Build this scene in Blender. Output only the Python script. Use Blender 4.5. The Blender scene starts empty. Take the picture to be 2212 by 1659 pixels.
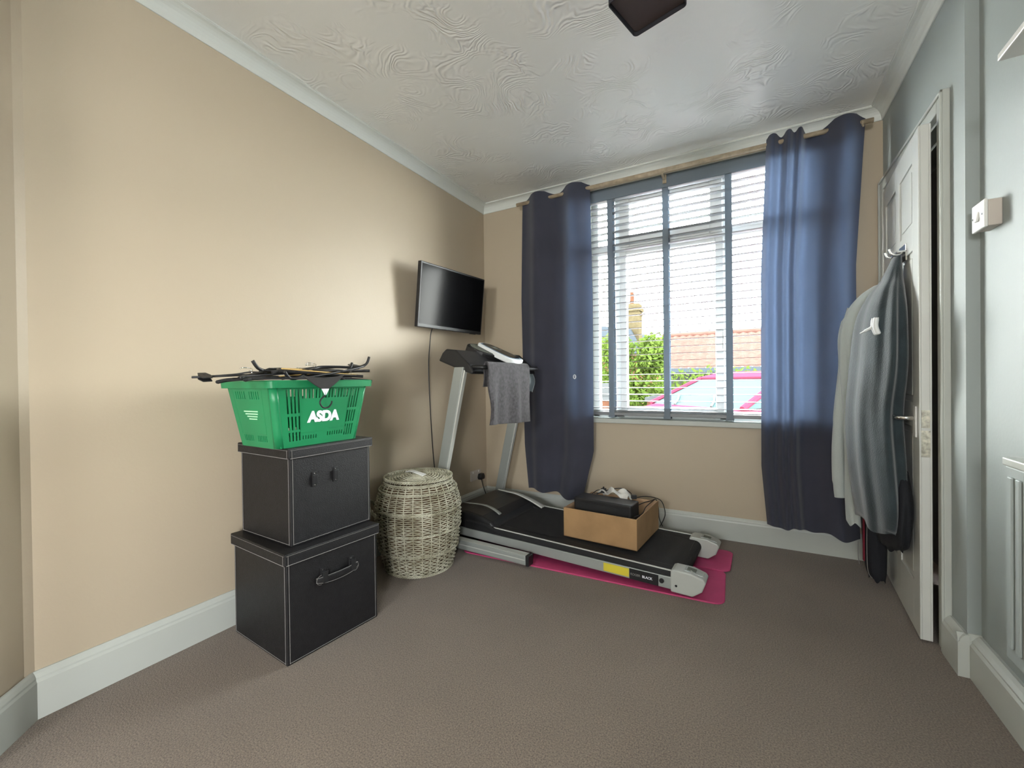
import bpy, bmesh, math, random
from mathutils import Vector, Matrix
random.seed(7)
S = bpy.context.scene
C = S.collection
R = math.radians
sin, cos, PI = math.sin, math.cos, math.pi

# ------------------------------------------------------------------ camera
cam = bpy.data.cameras.new('camera'); camo = bpy.data.objects.new('camera', cam); C.objects.link(camo)
_y, _p, _r = R(29.0616), R(-0.43), R(-0.6881)
_f = Vector((-sin(_y)*cos(_p), cos(_y)*cos(_p), sin(_p)))
_ri = Vector((cos(_y), sin(_y), 0)); _u = _ri.cross(_f)
_r2 = _ri*cos(_r)+_u*sin(_r); _u2 = -_ri*sin(_r)+_u*cos(_r)
_m = Matrix((_r2, _u2, -_f)).transposed().to_4x4(); _m.translation = Vector((1.9092, 0, 1.01))
camo.matrix_world = _m
cam.sensor_width = 36; cam.lens = 922.22/2212*36; cam.clip_start = 0.02; cam.clip_end = 300
S.camera = camo
# ------------------------------------------------------------------ sky (bright overcast) and exposure
W = bpy.data.worlds.new('overcast_sky'); S.world = W; W.use_nodes = True
nt = W.node_tree; bg = nt.nodes['Background']
tc = nt.nodes.new('ShaderNodeTexCoord'); sep = nt.nodes.new('ShaderNodeSeparateXYZ'); rmp = nt.nodes.new('ShaderNodeValToRGB')
nt.links.new(tc.outputs['Generated'], sep.inputs[0]); nt.links.new(sep.outputs[2], rmp.inputs[0])
rmp.color_ramp.elements[0].position = 0.0; rmp.color_ramp.elements[0].color = (1.0, .985, .95, 1)
rmp.color_ramp.elements[1].position = 0.7; rmp.color_ramp.elements[1].color = (.70, .76, .84, 1)
nt.links.new(rmp.outputs[0], bg.inputs[0]); bg.inputs[1].default_value = 62.0
S.view_settings.view_transform = 'Standard'; S.view_settings.look = 'None'
S.view_settings.gamma = 1; S.view_settings.use_curve_mapping = False
S.view_settings.exposure = 0.32
# sky portals at the window and two added fill-light openings behind the camera (they add no light, only guide sampling)
def portal(name, loc, rot, sx, sy):
    l = bpy.data.lights.new(name, 'AREA'); l.shape = 'RECTANGLE'; l.size = sx; l.size_y = sy
    l.cycles.is_portal = True
    o = bpy.data.objects.new(name, l); C.objects.link(o); o.location = loc; o.rotation_euler = rot
portal('window_portal', (1.59, 3.30, 1.55), (R(-90), 0, 0), 1.5, 1.75)
portal('side_fill_opening_portal', (2.72, -1.85, .915), (0, R(90), 0), .9, 1.02)
portal('rear_fill_opening_portal', (1.60, -2.74, 1.625), (R(90), 0, 0), .82, .47)

# ------------------------------------------------------------------ materials
def M(name, col, rough=.6, metal=0, bump=0, bscale=200, var=0, vscale=8, spec=.4, trans=0, sheen=0, col2=None):
    m = bpy.data.materials.new(name); m.use_nodes = True; t = m.node_tree; b = t.nodes['Principled BSDF']
    b.inputs['Base Color'].default_value = (*col, 1); b.inputs['Roughness'].default_value = rough
    b.inputs['Metallic'].default_value = metal; b.inputs['Specular IOR Level'].default_value = spec
    if sheen: b.inputs['Sheen Weight'].default_value = sheen
    co = t.nodes.new('ShaderNodeTexCoord')
    if var or col2:
        n = t.nodes.new('ShaderNodeTexNoise'); n.inputs['Scale'].default_value = vscale; n.inputs['Detail'].default_value = 4
        t.links.new(co.outputs['Object'], n.inputs['Vector'])
        r = t.nodes.new('ShaderNodeValToRGB'); t.links.new(n.outputs['Fac'], r.inputs[0])
        a = tuple(c*(1-var) for c in col); c2 = col2 or tuple(min(1, c*(1+var)) for c in col)
        r.color_ramp.elements[0].position = .35; r.color_ramp.elements[0].color = (*a, 1)
        r.color_ramp.elements[1].position = .65; r.color_ramp.elements[1].color = (*c2, 1)
        t.links.new(r.outputs[0], b.inputs['Base Color'])
    if bump:
        n = t.nodes.new('ShaderNodeTexNoise'); n.inputs['Scale'].default_value = bscale; n.inputs['Detail'].default_value = 3
        t.links.new(co.outputs['Object'], n.inputs['Vector'])
        bp = t.nodes.new('ShaderNodeBump'); bp.inputs['Strength'].default_value = bump; bp.inputs['Distance'].default_value = .002
        t.links.new(n.outputs['Fac'], bp.inputs['Height']); t.links.new(bp.outputs[0], b.inputs['Normal'])
    if trans:
        tr = t.nodes.new('ShaderNodeBsdfTranslucent'); tr.inputs[0].default_value = (*[min(1, c*1.0) for c in (trans[1] if isinstance(trans, tuple) else col)], 1)
        mx = t.nodes.new('ShaderNodeMixShader'); mx.inputs[0].default_value = trans[0] if isinstance(trans, tuple) else trans
        t.links.new(b.outputs[0], mx.inputs[1]); t.links.new(tr.outputs[0], mx.inputs[2])
        t.links.new(mx.outputs[0], t.nodes['Material Output'].inputs[0])
    return m

m_beige = M('beige_wall_paint', (.46, .385, .285), .45, bump=.15, bscale=90, spec=.35)
m_grey = M('pale_blue_grey_paint', (.31, .345, .335), .5, bump=.15, bscale=90)
m_white = M('white_gloss_paint', (.47, .49, .455), .35, bump=.05, bscale=40)
m_cove = M('cove_white', (.70, .72, .68), .5)
m_door = M('white_door_paint', (.60, .61, .58), .35)
m_upvc = M('white_upvc', (.80, .82, .82), .3)
m_black = M('black_plastic', (.014, .014, .015), .4)
m_blackm = M('black_matt', (.012, .012, .013), .75, bump=.3, bscale=400)
m_leath = M('black_leatherette', (.0075, .007, .008), .5, bump=.6, bscale=350, var=.25, vscale=40)
m_stitch = M('grey_stitching', (.22, .21, .20), .8)
m_chrome = M('chrome', (.75, .75, .74), .18, 1)
m_brass = M('worn_latch_plate', (.42, .40, .33), .4, .7, var=.4, vscale=60)
m_silver = M('silver_paint', (.34, .36, .34), .4, .35, bump=.1, bscale=300)
m_silver2 = M('light_silver_paint', (.55, .56, .52), .4, .1)
m_cap = M('pale_grey_moulding', (.40, .41, .38), .45)
m_screen = M('black_screen', (.004, .004, .0045), .15, spec=.05)
m_green = M('green_plastic', (.012, .20, .075), .38, var=.08, vscale=6)
m_lett = M('white_print', (.80, .80, .86), .5)
m_fadep = M('faded_print', (.42, .72, .48), .6)
m_curt = M('charcoal_curtain_cloth', (.040, .040, .058), .9, bump=.4, bscale=500, var=.12, vscale=5, trans=(.11, (.22, .32, .54)), sheen=.3)  # blue translucency stands in for lens flare over the right curtain
m_pole = M('pale_wood_pole', (.42, .34, .24), .45, var=.15, vscale=30)
m_slat = M('grey_blind_slat', (.22, .225, .235), .38)
m_tape = M('grey_ladder_tape', (.22, .26, .30), .85, bump=.3, bscale=400, trans=(.25, (.35, .42, .5)))  # colour lightened and translucent to carry the glare around the window
m_wick = M('whitewashed_willow', (.40, .37, .25), .7, var=.3, vscale=14, col2=(.55, .53, .42))
m_wick2 = M('bare_willow', (.10, .065, .035), .75, var=.3, vscale=30)
m_pink = M('pink_foam', (.46, .050, .15), .7, bump=.5, bscale=160, var=.06, vscale=12)
m_card = M('brown_cardboard', (.31, .185, .085), .8, var=.10, vscale=9)
m_cardin = M('brown_cardboard_inside', (.46, .30, .18), .85, var=.06)
m_towel = M('grey_towelling', (.060, .056, .060), 1, bump=1.0, bscale=260, var=.25, vscale=60, sheen=.1)
m_robe = M('light_grey_fleece', (.46, .50, .48), 1, bump=.7, bscale=150, sheen=.5)
m_coat = M('dark_slate_cloth', (.024, .036, .042), .9, bump=.6, bscale=200, sheen=.4, var=.2, vscale=9)
m_coat2 = M('black_cloth', (.013, .014, .018), .9, bump=.5, bscale=200)
m_red = M('dark_red_cloth', (.16, .006, .02), .8)
m_gold = M('pale_wooden_hanger', (.55, .37, .13), .5)
m_hangcloth = M('grey_felt', (.035, .033, .032), .95, bump=.5, bscale=300)
m_lampsh = M('black_lampshade_cloth', (.020, .019, .024), .9, bump=.4, bscale=400)
m_lampin = M('brown_black_lining', (.05, .034, .034), .85)
m_yel = M('yellow_sticker', (.60, .50, .04), .5)
m_mesh = M('grey_speaker_mesh', (.10, .11, .09), .6, bump=.5, bscale=600)
m_bluegrey = M('blue_grey_trim', (.20, .27, .34), .4)
m_switch = M('white_switch_plastic', (.74, .74, .72), .35)
m_box2 = M('cream_box_plastic', (.52, .47, .42), .5)
m_bag = M('crumpled_white_plastic', (.65, .64, .6), .35)
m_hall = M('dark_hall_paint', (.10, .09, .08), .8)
# outside
m_conc = M('driveway_concrete', (.75, .74, .72), .9, var=.1)
m_bounce = M('pale_bounce_ground', (.72, .71, .68), .9, spec=0)  # for the added ground that reflects skylight indoors
m_leaf = M('bright_green_leaves', (.0240, .0368, .0072), .9, var=.3, vscale=3, spec=0, trans=(.3, (.0384, .0528, .0096)))
m_leafd = M('purple_leaves', (.0320, .0176, .0192), .9, spec=0, var=.3, vscale=3)
m_bark = M('bark', (.004, .003, .002), .9, spec=0)
m_brick = M('orange_brick', (.0224, .0104, .0064), .9, var=.15, vscale=12, spec=0)
m_cbrick = M('yellow_brick', (.0208, .0168, .0096), .9, var=.15, vscale=12, spec=0)
m_stone = M('pale_stone', (.0192, .0200, .0200), .9, spec=0)
m_slate = M('grey_slate', (.0128, .0152, .0176), .7, spec=0)
m_carred = M('red_car_paint', (.0448, .0088, .0152), .5, spec=0)
m_carglass = M('car_glass', (.0192, .0288, .0285), .4, spec=0)
m_tyre = M('tyre_rubber', (.008, .008, .008), .8)
m_render = M('pale_render', (.0096, .0096, .0096), .9, spec=0)

def tile_mat():
    m = bpy.data.materials.new('red_pantiles'); m.use_nodes = True; t = m.node_tree; b = t.nodes['Principled BSDF']
    co = t.nodes.new('ShaderNodeTexCoord'); w = t.nodes.new('ShaderNodeTexNoise'); w.inputs['Scale'].default_value = 5
    t.links.new(co.outputs['Object'], w.inputs['Vector']); r = t.nodes.new('ShaderNodeValToRGB')
    r.color_ramp.elements[0].color = (.026, .0118, .0098, 1); r.color_ramp.elements[1].color = (.040, .0225, .0175, 1)
    t.links.new(w.outputs['Fac'], r.inputs[0]); t.links.new(r.outputs[0], b.inputs['Base Color']); b.inputs['Roughness'].default_value = .9; b.inputs['Specular IOR Level'].default_value = 0
    return m
m_tile = tile_mat()

def glass_mat():
    m = bpy.data.materials.new('window_glass'); m.use_nodes = True; t = m.node_tree
    g = t.nodes.new('ShaderNodeBsdfGlossy'); g.inputs['Roughness'].default_value = .02
    tr = t.nodes.new('ShaderNodeBsdfTransparent'); tr.inputs[0].default_value = (.93, .95, .94, 1)
    fr = t.nodes.new('ShaderNodeFresnel'); fr.inputs[0].default_value = 1.06; mx = t.nodes.new('ShaderNodeMixShader')
    t.links.new(fr.outputs[0], mx.inputs[0]); t.links.new(tr.outputs[0], mx.inputs[1]); t.links.new(g.outputs[0], mx.inputs[2])
    t.links.new(mx.outputs[0], t.nodes['Material Output'].inputs[0]); return m
m_glass = glass_mat()

def carpet_mat():
    m = bpy.data.materials.new('brown_carpet'); m.use_nodes = True; t = m.node_tree; b = t.nodes['Principled BSDF']
    co = t.nodes.new('ShaderNodeTexCoord')
    n1 = t.nodes.new('ShaderNodeTexNoise'); n1.inputs['Scale'].default_value = 2.2; n1.inputs['Detail'].default_value = 3
    n2 = t.nodes.new('ShaderNodeTexNoise'); n2.inputs['Scale'].default_value = 230; n2.inputs['Detail'].default_value = 2
    for n in (n1, n2): t.links.new(co.outputs['Object'], n.inputs['Vector'])
    r1 = t.nodes.new('ShaderNodeValToRGB'); r1.color_ramp.elements[0].position = .3; r1.color_ramp.elements[1].position = .7
    r1.color_ramp.elements[0].color = (.165, .130, .100, 1); r1.color_ramp.elements[1].color = (.19, .150, .115, 1)
    r2 = t.nodes.new('ShaderNodeValToRGB'); r2.color_ramp.elements[0].position = .3; r2.color_ramp.elements[1].position = .7
    r2.color_ramp.elements[0].color = (.55, .55, .55, 1); r2.color_ramp.elements[1].color = (1.3, 1.3, 1.3, 1)
    mx = t.nodes.new('ShaderNodeMix'); mx.data_type = 'RGBA'; mx.blend_type = 'MULTIPLY'; mx.inputs[0].default_value = 1
    t.links.new(n1.outputs['Fac'], r1.inputs[0]); t.links.new(n2.outputs['Fac'], r2.inputs[0])
    t.links.new(r1.outputs[0], mx.inputs[6]); t.links.new(r2.outputs[0], mx.inputs[7]); t.links.new(mx.outputs[2], b.inputs['Base Color'])
    bp = t.nodes.new('ShaderNodeBump'); bp.inputs['Strength'].default_value = .5; bp.inputs['Distance'].default_value = .004
    t.links.new(n2.outputs['Fac'], bp.inputs['Height']); t.links.new(bp.outputs[0], b.inputs['Normal'])
    b.inputs['Roughness'].default_value = 1; b.inputs['Specular IOR Level'].default_value = .1; b.inputs['Sheen Weight'].default_value = .2
    return m
def artex_mat():   # swirled, brushed plaster with a slight sheen
    m = bpy.data.materials.new('swirled_ceiling_plaster'); m.use_nodes = True; t = m.node_tree; b = t.nodes['Principled BSDF']
    b.inputs['Base Color'].default_value = (.86, .86, .83, 1); b.inputs['Roughness'].default_value = .34; b.inputs['Specular IOR Level'].default_value = .8
    co = t.nodes.new('ShaderNodeTexCoord')
    n0 = t.nodes.new('ShaderNodeTexNoise'); n0.inputs['Scale'].default_value = 2.6; n0.inputs['Detail'].default_value = 1.5
    t.links.new(co.outputs['Object'], n0.inputs['Vector'])
    mp = t.nodes.new('ShaderNodeMix'); mp.data_type = 'VECTOR'; mp.inputs[0].default_value = .55
    t.links.new(co.outputs['Object'], mp.inputs[4]); t.links.new(n0.outputs['Color'], mp.inputs[5])
    w = t.nodes.new('ShaderNodeTexWave'); w.wave_type = 'RINGS'; w.inputs['Scale'].default_value = 22
    w.inputs['Distortion'].default_value = 16; w.inputs['Detail'].default_value = 2; w.inputs['Detail Scale'].default_value = .6
    t.links.new(mp.outputs[1], w.inputs['Vector'])
    n2 = t.nodes.new('ShaderNodeTexNoise'); n2.inputs['Scale'].default_value = 5; n2.inputs['Detail'].default_value = 2
    t.links.new(co.outputs['Object'], n2.inputs['Vector'])
    rr = t.nodes.new('ShaderNodeValToRGB'); rr.color_ramp.elements[0].position = .45; rr.color_ramp.elements[1].position = .68
    t.links.new(n2.outputs['Fac'], rr.inputs[0])
    mu = t.nodes.new('ShaderNodeMath'); mu.operation = 'MULTIPLY'; t.links.new(w.outputs['Fac'], mu.inputs[0]); t.links.new(rr.outputs[0], mu.inputs[1])
    bp = t.nodes.new('ShaderNodeBump'); bp.inputs['Strength'].default_value = .65; bp.inputs['Distance'].default_value = .005
    t.links.new(mu.outputs[0], bp.inputs['Height']); t.links.new(bp.outputs[0], b.inputs['Normal'])
    return m
m_carpet = carpet_mat(); m_artex = artex_mat()

# ------------------------------------------------------------------ mesh helpers
class MB:
    def __init__(s): s.bm = bmesh.new()
    def box(s, a, b, rot=None, piv=None):
        x0, y0, z0 = a; x1, y1, z1 = b
        v = [Vector(q) for q in ((x0,y0,z0),(x1,y0,z0),(x1,y1,z0),(x0,y1,z0),(x0,y0,z1),(x1,y0,z1),(x1,y1,z1),(x0,y1,z1))]
        if rot is not None:
            p = Vector(piv) if piv else Vector(((x0+x1)/2, (y0+y1)/2, (z0+z1)/2)); v = [p+rot@(q-p) for q in v]
        v = [s.bm.verts.new(q) for q in v]
        for f in ((3,2,1,0),(4,5,6,7),(0,1,5,4),(1,2,6,5),(2,3,7,6),(3,0,4,7)): s.bm.faces.new([v[i] for i in f])
        return s
    def prism(s, pts, axis, a, b):   # pts 2D polygon, extruded along axis from a to b
        def P(q, t):
            if axis == 'x': return (t, q[0], q[1])
            if axis == 'y': return (q[0], t, q[1])
            return (q[0], q[1], t)
        A = [s.bm.verts.new(P(q, a)) for q in pts]; B = [s.bm.verts.new(P(q, b)) for q in pts]; n = len(pts)
        s.bm.faces.new(A); s.bm.faces.new(B[::-1])
        for i in range(n): s.bm.faces.new((A[i], B[i], B[(i+1) % n], A[(i+1) % n]))
        return s
    def tube(s, pts, r, n=8, closed=False, flat=None):
        pts = [Vector(p) for p in pts]; rings = []; N = len(pts); up = None
        for i, p in enumerate(pts):
            if closed: d = pts[(i+1) % N]-pts[i-1]
            else: d = pts[min(i+1, N-1)]-pts[max(i-1, 0)]
            if d.length < 1e-9: d = Vector((0, 0, 1))
            d.normalize()
            if up is None:
                up = Vector((0, 0, 1)) if abs(d.z) < .9 else Vector((1, 0, 0))
            a = d.cross(up)
            if a.length < 1e-4: a = d.cross(Vector((1, 0, 0))) if abs(d.x) < .9 else d.cross(Vector((0, 1, 0)))
            a.normalize(); b = a.cross(d).normalized(); up = b
            rr = r[i] if isinstance(r, (list, tuple)) else r
            fx, fy = flat if flat else (1, 1)
            rings.append([s.bm.verts.new(p+a*(cos(2*PI*k/n)*rr*fx)+b*(sin(2*PI*k/n)*rr*fy)) for k in range(n)])
        for i in range(N if closed else N-1):
            A, B = rings[i], rings[(i+1) % N]
            for k in range(n): s.bm.faces.new((A[k], A[(k+1) % n], B[(k+1) % n], B[k]))
        if not closed: s.bm.faces.new(rings[0][::-1]); s.bm.faces.new(rings[-1])
        return s
    def grid(s, fn, nu, nv, closeu=False):
        g = [[s.bm.verts.new(fn(i/nu, j/nv)) for j in range(nv+1)] for i in range(nu+(0 if closeu else 1))]
        for i in range(nu):
            for j in range(nv):
                a, b = g[i], g[(i+1) % len(g)]; s.bm.faces.new((a[j], b[j], b[j+1], a[j+1]))
        return s
    def quad(s, *p): s.bm.faces.new([s.bm.verts.new(q) for q in p]); return s
    def lathe(s, prof, n=32, c=(0, 0, 0)):
        rings = [[s.bm.verts.new((c[0]+r*cos(2*PI*k/n), c[1]+r*sin(2*PI*k/n), c[2]+z)) for k in range(n)] for r, z in prof]
        for A, B in zip(rings, rings[1:]):
            for k in range(n): s.bm.faces.new((A[k], A[(k+1) % n], B[(k+1) % n], B[k]))
        if prof[0][0] > 1e-6: s.bm.faces.new(rings[0][::-1])
        if prof[-1][0] > 1e-6: s.bm.faces.new(rings[-1])
        return s
    def xf(s, mat): bmesh.ops.transform(s.bm, matrix=mat, verts=s.bm.verts); return s
    def make(s, name, mat, parent=None, smooth=False, bevel=0, solid=0, segs=2, loc=None, rz=0, fixn=True):
        if fixn: bmesh.ops.recalc_face_normals(s.bm, faces=s.bm.faces)
        me = bpy.data.meshes.new(name); s.bm.to_mesh(me); s.bm.free()
        if smooth:
            for p in me.polygons: p.use_smooth = True
        o = bpy.data.objects.new(name, me); C.objects.link(o)
        if isinstance(mat, (list, tuple)):
            for q in mat: me.materials.append(q)
        else: me.materials.append(mat)
        if parent: o.parent = parent
        if loc is not None: o.location = loc
        if rz: o.rotation_euler.z = rz
        if solid:
            q = o.modifiers.new('thickness', 'SOLIDIFY'); q.thickness = solid; q.offset = 0
        if bevel:
            q = o.modifiers.new('bevel', 'BEVEL'); q.width = bevel; q.segments = segs; q.limit_method = 'ANGLE'; q.angle_limit = R(35)
        return o
def tag(o, label=None, cat=None, group=None, kind=None):
    if label: o['label'] = label
    if cat: o['category'] = cat
    if group: o['group'] = group
    if kind: o['kind'] = kind
    return o
def empty(name, loc, rz=0, label=None, cat=None, group=None, kind=None):
    o = bpy.data.objects.new(name, None); C.objects.link(o); o.location = loc; o.rotation_euler = (0, 0, rz)
    o.empty_display_size = .1
    return tag(o, label, cat, group, kind)
def struct(o): o['kind'] = 'structure'; return o
def text_mesh(txt, size, offset=0, depth=.0008, space=1.0):
    cu = bpy.data.curves.new('lettering', 'FONT'); cu.body = txt; cu.size = size; cu.offset = offset; cu.extrude = depth
    cu.align_x = 'CENTER'; cu.align_y = 'CENTER'; cu.space_character = space
    o = bpy.data.objects.new('lettering', cu); C.objects.link(o)
    me = bpy.data.meshes.new_from_object(o.evaluated_get(bpy.context.evaluated_depsgraph_get()))
    bpy.data.objects.remove(o); bpy.data.curves.remove(cu)
    return me
def arc(c, r, a0, a1, n, plane='xy'):
    out = []
    for i in range(n+1):
        a = a0+(a1-a0)*i/n; x, y = r*cos(a), r*sin(a)
        out.append(Vector(c)+Vector({'xy': (x, y, 0), 'xz': (x, 0, y), 'yz': (0, x, y)}[plane]))
    return out
def curve_pts(pts, n=8, closed=False):   # Catmull-Rom through points
    P = [Vector(p) for p in pts]; out = []; N = len(P)
    for i in range(N if closed else N-1):
        if closed: a, b, c, d = P[i-1], P[i], P[(i+1) % N], P[(i+2) % N]
        else: a, b, c, d = P[max(i-1, 0)], P[i], P[i+1], P[min(i+2, N-1)]
        for k in range(n):
            t = k/n
            out.append(.5*((2*b)+(c-a)*t+(2*a-5*b+4*c-d)*t*t+(3*b-a-3*c+d)*t**3))
    if not closed: out.append(P[-1])
    return out

# ------------------------------------------------------------------ room shell
H, D, WR, WR2, YB = 2.45, 2.985, 2.545, 2.58, -2.6
m = MB(); m.box((-.3, YB-.3, -.12), (WR2+.2, D+.3, 0)); struct(m.make('floor', m_carpet))
m = MB(); m.box((-.3, YB-.3, H), (WR2+1.2, D+.3, H+.15)); struct(m.make('ceiling', m_artex))
m = MB(); m.prism([(0, D+.3), (0, .42), (.012, .396), (.15, .258), (.15, YB-.2), (-.25, YB-.2), (-.25, D+.3)], 'z', 0, H)
struct(m.make('wall_left', m_beige))
wx0, wx1, wz0, wz1 = .885, 2.30, .735, 2.372
m = MB(); m.box((0, D, 0), (wx0, D+.3, H)).box((wx1, D, 0), (WR+.1, D+.3, H)).box((wx0, D, 0), (wx1, D+.3, wz0)).box((wx0, D, wz1), (wx1, D+.3, H))
struct(m.make('wall_window', m_beige))
m = MB()
for a, b in (((wx0, D-.001, wz0), (wx0+.004, D+.115, wz1)), ((wx1-.004, D-.001, wz0), (wx1, D+.115, wz1)), ((wx0, D-.001, wz1-.004), (wx1, D+.115, wz1))): m.box(a, b)
struct(m.make('trim_reveal', m_white))
dy0, dy1, dz = 2.165, 2.905, 1.985
m = MB(); m.box((WR, dy1, 0), (WR+.13, D+.05, H)).box((WR, 1.992, 0), (WR+.13, dy0, H)).box((WR, dy0, dz), (WR+.13, dy1, H)).box((WR2, -1.35, 0), (WR2+.13, 1.992, H)).box((WR2, YB-.2, 0), (WR2+.13, -2.35, H)).box((WR2, -2.35, 0), (WR2+.13, -1.35, .48)).box((WR2, -2.35, 1.35), (WR2+.13, -1.35, H))  # the gap behind the camera is an unseen opening added for fill light
struct(m.make('wall_right', m_grey))
m = MB(); m.box((.1, YB-.12, 0), (1.2, YB, H)).box((2.0, YB-.12, 0), (WR2, YB, H)).box((1.2, YB-.12, 0), (2.0, YB, 1.4)).box((1.2, YB-.12, 1.85), (2.0, YB, H))  # unseen opening here is added to let in fill light
struct(m.make('wall_back', m_grey))
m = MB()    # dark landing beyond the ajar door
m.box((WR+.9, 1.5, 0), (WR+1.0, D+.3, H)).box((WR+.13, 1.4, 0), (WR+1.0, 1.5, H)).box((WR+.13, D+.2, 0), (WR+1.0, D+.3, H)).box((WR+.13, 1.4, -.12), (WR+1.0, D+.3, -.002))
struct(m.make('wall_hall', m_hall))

# coving: concave plaster moulding with a small ridge along the ceiling
def cove_prof(cw=.066, cc=.058):
    p = [(0, 0), (0, -cw), (.005, -cw), (.007, -cw+.004)]
    for i in range(7):
        a = i/6*PI/2; p.append((cc-.004-(cc-.011)*cos(a), -.008-(cw-.012)*(1-sin(a))))
    p += [(cc-.003, -.006), (cc, -.005), (cc, 0)]
    return p
cp = cove_prof()
m = MB(); m.prism([(x, H+z) for x, z in cp], 'y', .42, D); struct(m.make('trim_1', m_cove))
m = MB(); m.prism([(D-x, H+z) for x, z in cp], 'x', 0, WR); struct(m.make('trim_2', m_cove))
m = MB(); m.prism([(WR-x, H+z) for x, z in cp], 'y', 1.995, D); struct(m.make('trim_3', m_cove))
m = MB(); m.prism([(x*.7071, H+z) for x, z in cp], 'y', -.22, 0)
m.xf(Matrix.Translation((.0, .42, 0))@Matrix.Rotation(R(45), 4, 'Z')); struct(m.make('trim_4', m_cove))
# skirting
sk = [(0, 0), (.018, 0), (.018, .112), (.015, .120), (.015, .126), (.010, .136), (.005, .143), (0, .143)]
m = MB(); m.prism(sk, 'y', .41, D); struct(m.make('baseboard_left', m_white))
m = MB(); m.prism([(D-x, z) for x, z in sk], 'x', 0, WR); struct(m.make('baseboard_window', m_white))
m = MB(); m.prism([(WR-x*1.6, z) for x, z in sk], 'y', 1.972, 2.108); m.prism([(1.992-x, z) for x, z in sk], 'x', WR-.028, WR2)
m.prism([(WR2-x*1.9, z*.98) for x, z in sk], 'y', YB, 1.99); struct(m.make('baseboard_right', m_white))
m = MB(); m.prism(sk, 'y', -.21, .005)
m.xf(Matrix.Translation((.005, .408, 0))@Matrix.Rotation(R(45), 4, 'Z')); struct(m.make('baseboard_corner', m_white))
# window sill
m = MB(); m.box((wx0-.02, D-.028, .704), (wx1+.02, D+.13, .736)); struct(m.make('trim_5', m_white, bevel=.004))

# ------------------------------------------------------------------ window
fy0, fy1 = D+.115, D+.175
win = empty('window_1', (1.6, D+.14, wz0), kind='structure')
def at(o, root):   # keep world-space meshes under a placed empty
    o.parent = root; o.matrix_parent_inverse = Matrix.Translation(root.location).inverted() if not root.rotation_euler.z else (Matrix.Translation(root.location)@Matrix.Rotation(root.rotation_euler.z, 4, 'Z')).inverted()
    return o
m = MB()
m.box((wx0, fy0, wz0), (wx0+.05, fy1, wz1)).box((wx1-.05, fy0, wz0), (wx1, fy1, wz1)).box((wx0, fy0, wz0), (wx1, fy1, wz0+.055)).box((wx0, fy0, wz1-.055), (wx1, fy1, wz1))
for x in (1.060, 1.735): m.box((x, fy0, wz0), (x+.062, fy1, wz1))
m.box((wx0, fy0-.002, 1.925), (wx1, fy1, 1.985))
at(m.make('window_frame', m_upvc, bevel=.006), win)
def sash(x0, x1, z0, z1, w=.055, pr=.022):
    m = MB(); a, b = fy0-pr, fy0+.03
    m.box((x0, a, z0), (x0+w, b, z1)).box((x1-w, a, z0), (x1, b, z1)).box((x0+w, a, z0), (x1-w, b, z0+w)).box((x0+w, a, z1-w), (x1-w, b, z1))
    o = m.make('sash', m_upvc, bevel=.006); at(o, win); return o
s1 = sash(1.095, 1.765, 1.96, wz1-.03, .075)
s2 = sash(1.095, 1.770, wz0+.03, 1.95, .05)
m = MB(); m.box((1.755, fy0-.034, 1.24), (1.772, fy0-.022, 1.33)).box((1.757, fy0-.05, 1.20), (1.770, fy0-.034, 1.31)); h = m.make('window_handle', m_upvc, bevel=.004); h.parent = s2
for x0, x1 in ((wx0+.05, 1.06), (1.12, 1.735), (1.797, wx1-.05)):
    for z0, z1 in ((wz0+.055, 1.925), (1.985, wz1-.055)):
        m = MB(); m.box((x0, fy0+.012, z0), (x1, fy0+.016, z1)); at(m.make('pane', m_glass), win)

# ------------------------------------------------------------------ venetian blind
by = D+.045
bl = empty('venetian_blind', (1.6, by, wz0+.02), label='grey slatted venetian blind hanging in the window recess', cat='blind')
bx0, bx1 = wx0+.010, wx1-.012
m = MB(); m.box((bx0, by-.026, 2.315), (bx1, by+.026, 2.366)); at(m.make('headrail', m_slat), bl)
m = MB(); m.box((bx0-.002, by-.040, 2.285), (bx1+.002, by-.030, 2.366)); at(m.make('valance', m_tape, bevel=.002), bl)
m = MB(); z = .812
while z < 2.30:
    rot = Matrix.Rotation(R(2.0+random.uniform(-.6, .6)), 3, 'X')
    m.box((bx0, by-.025, z-.0015), (bx1, by+.025, z+.0015), rot); z += .0462
at(m.make('slat_stack', m_slat), bl)
m = MB(); m.box((bx0, by-.026, .756), (bx1, by+.026, .778)).box((bx0, by-.0255, .783), (bx1, by+.0255, .786)).box((bx0, by-.0255, .790), (bx1, by+.0255, .793))
at(m.make('bottom_rail', m_slat, bevel=.002), bl)
for x in (1.052, 1.427, 1.802, 2.177):
    m = MB(); m.box((x-.019, by-.030, .748), (x+.019, by-.0285, 2.30)).box((x-.019, by+.0285, .75), (x+.019, by+.030, 2.30)).box((x-.023, by-.031, .742), (x+.023, by+.031, .756))
    at(m.make('ladder_tape', m_tape), bl)

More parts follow.
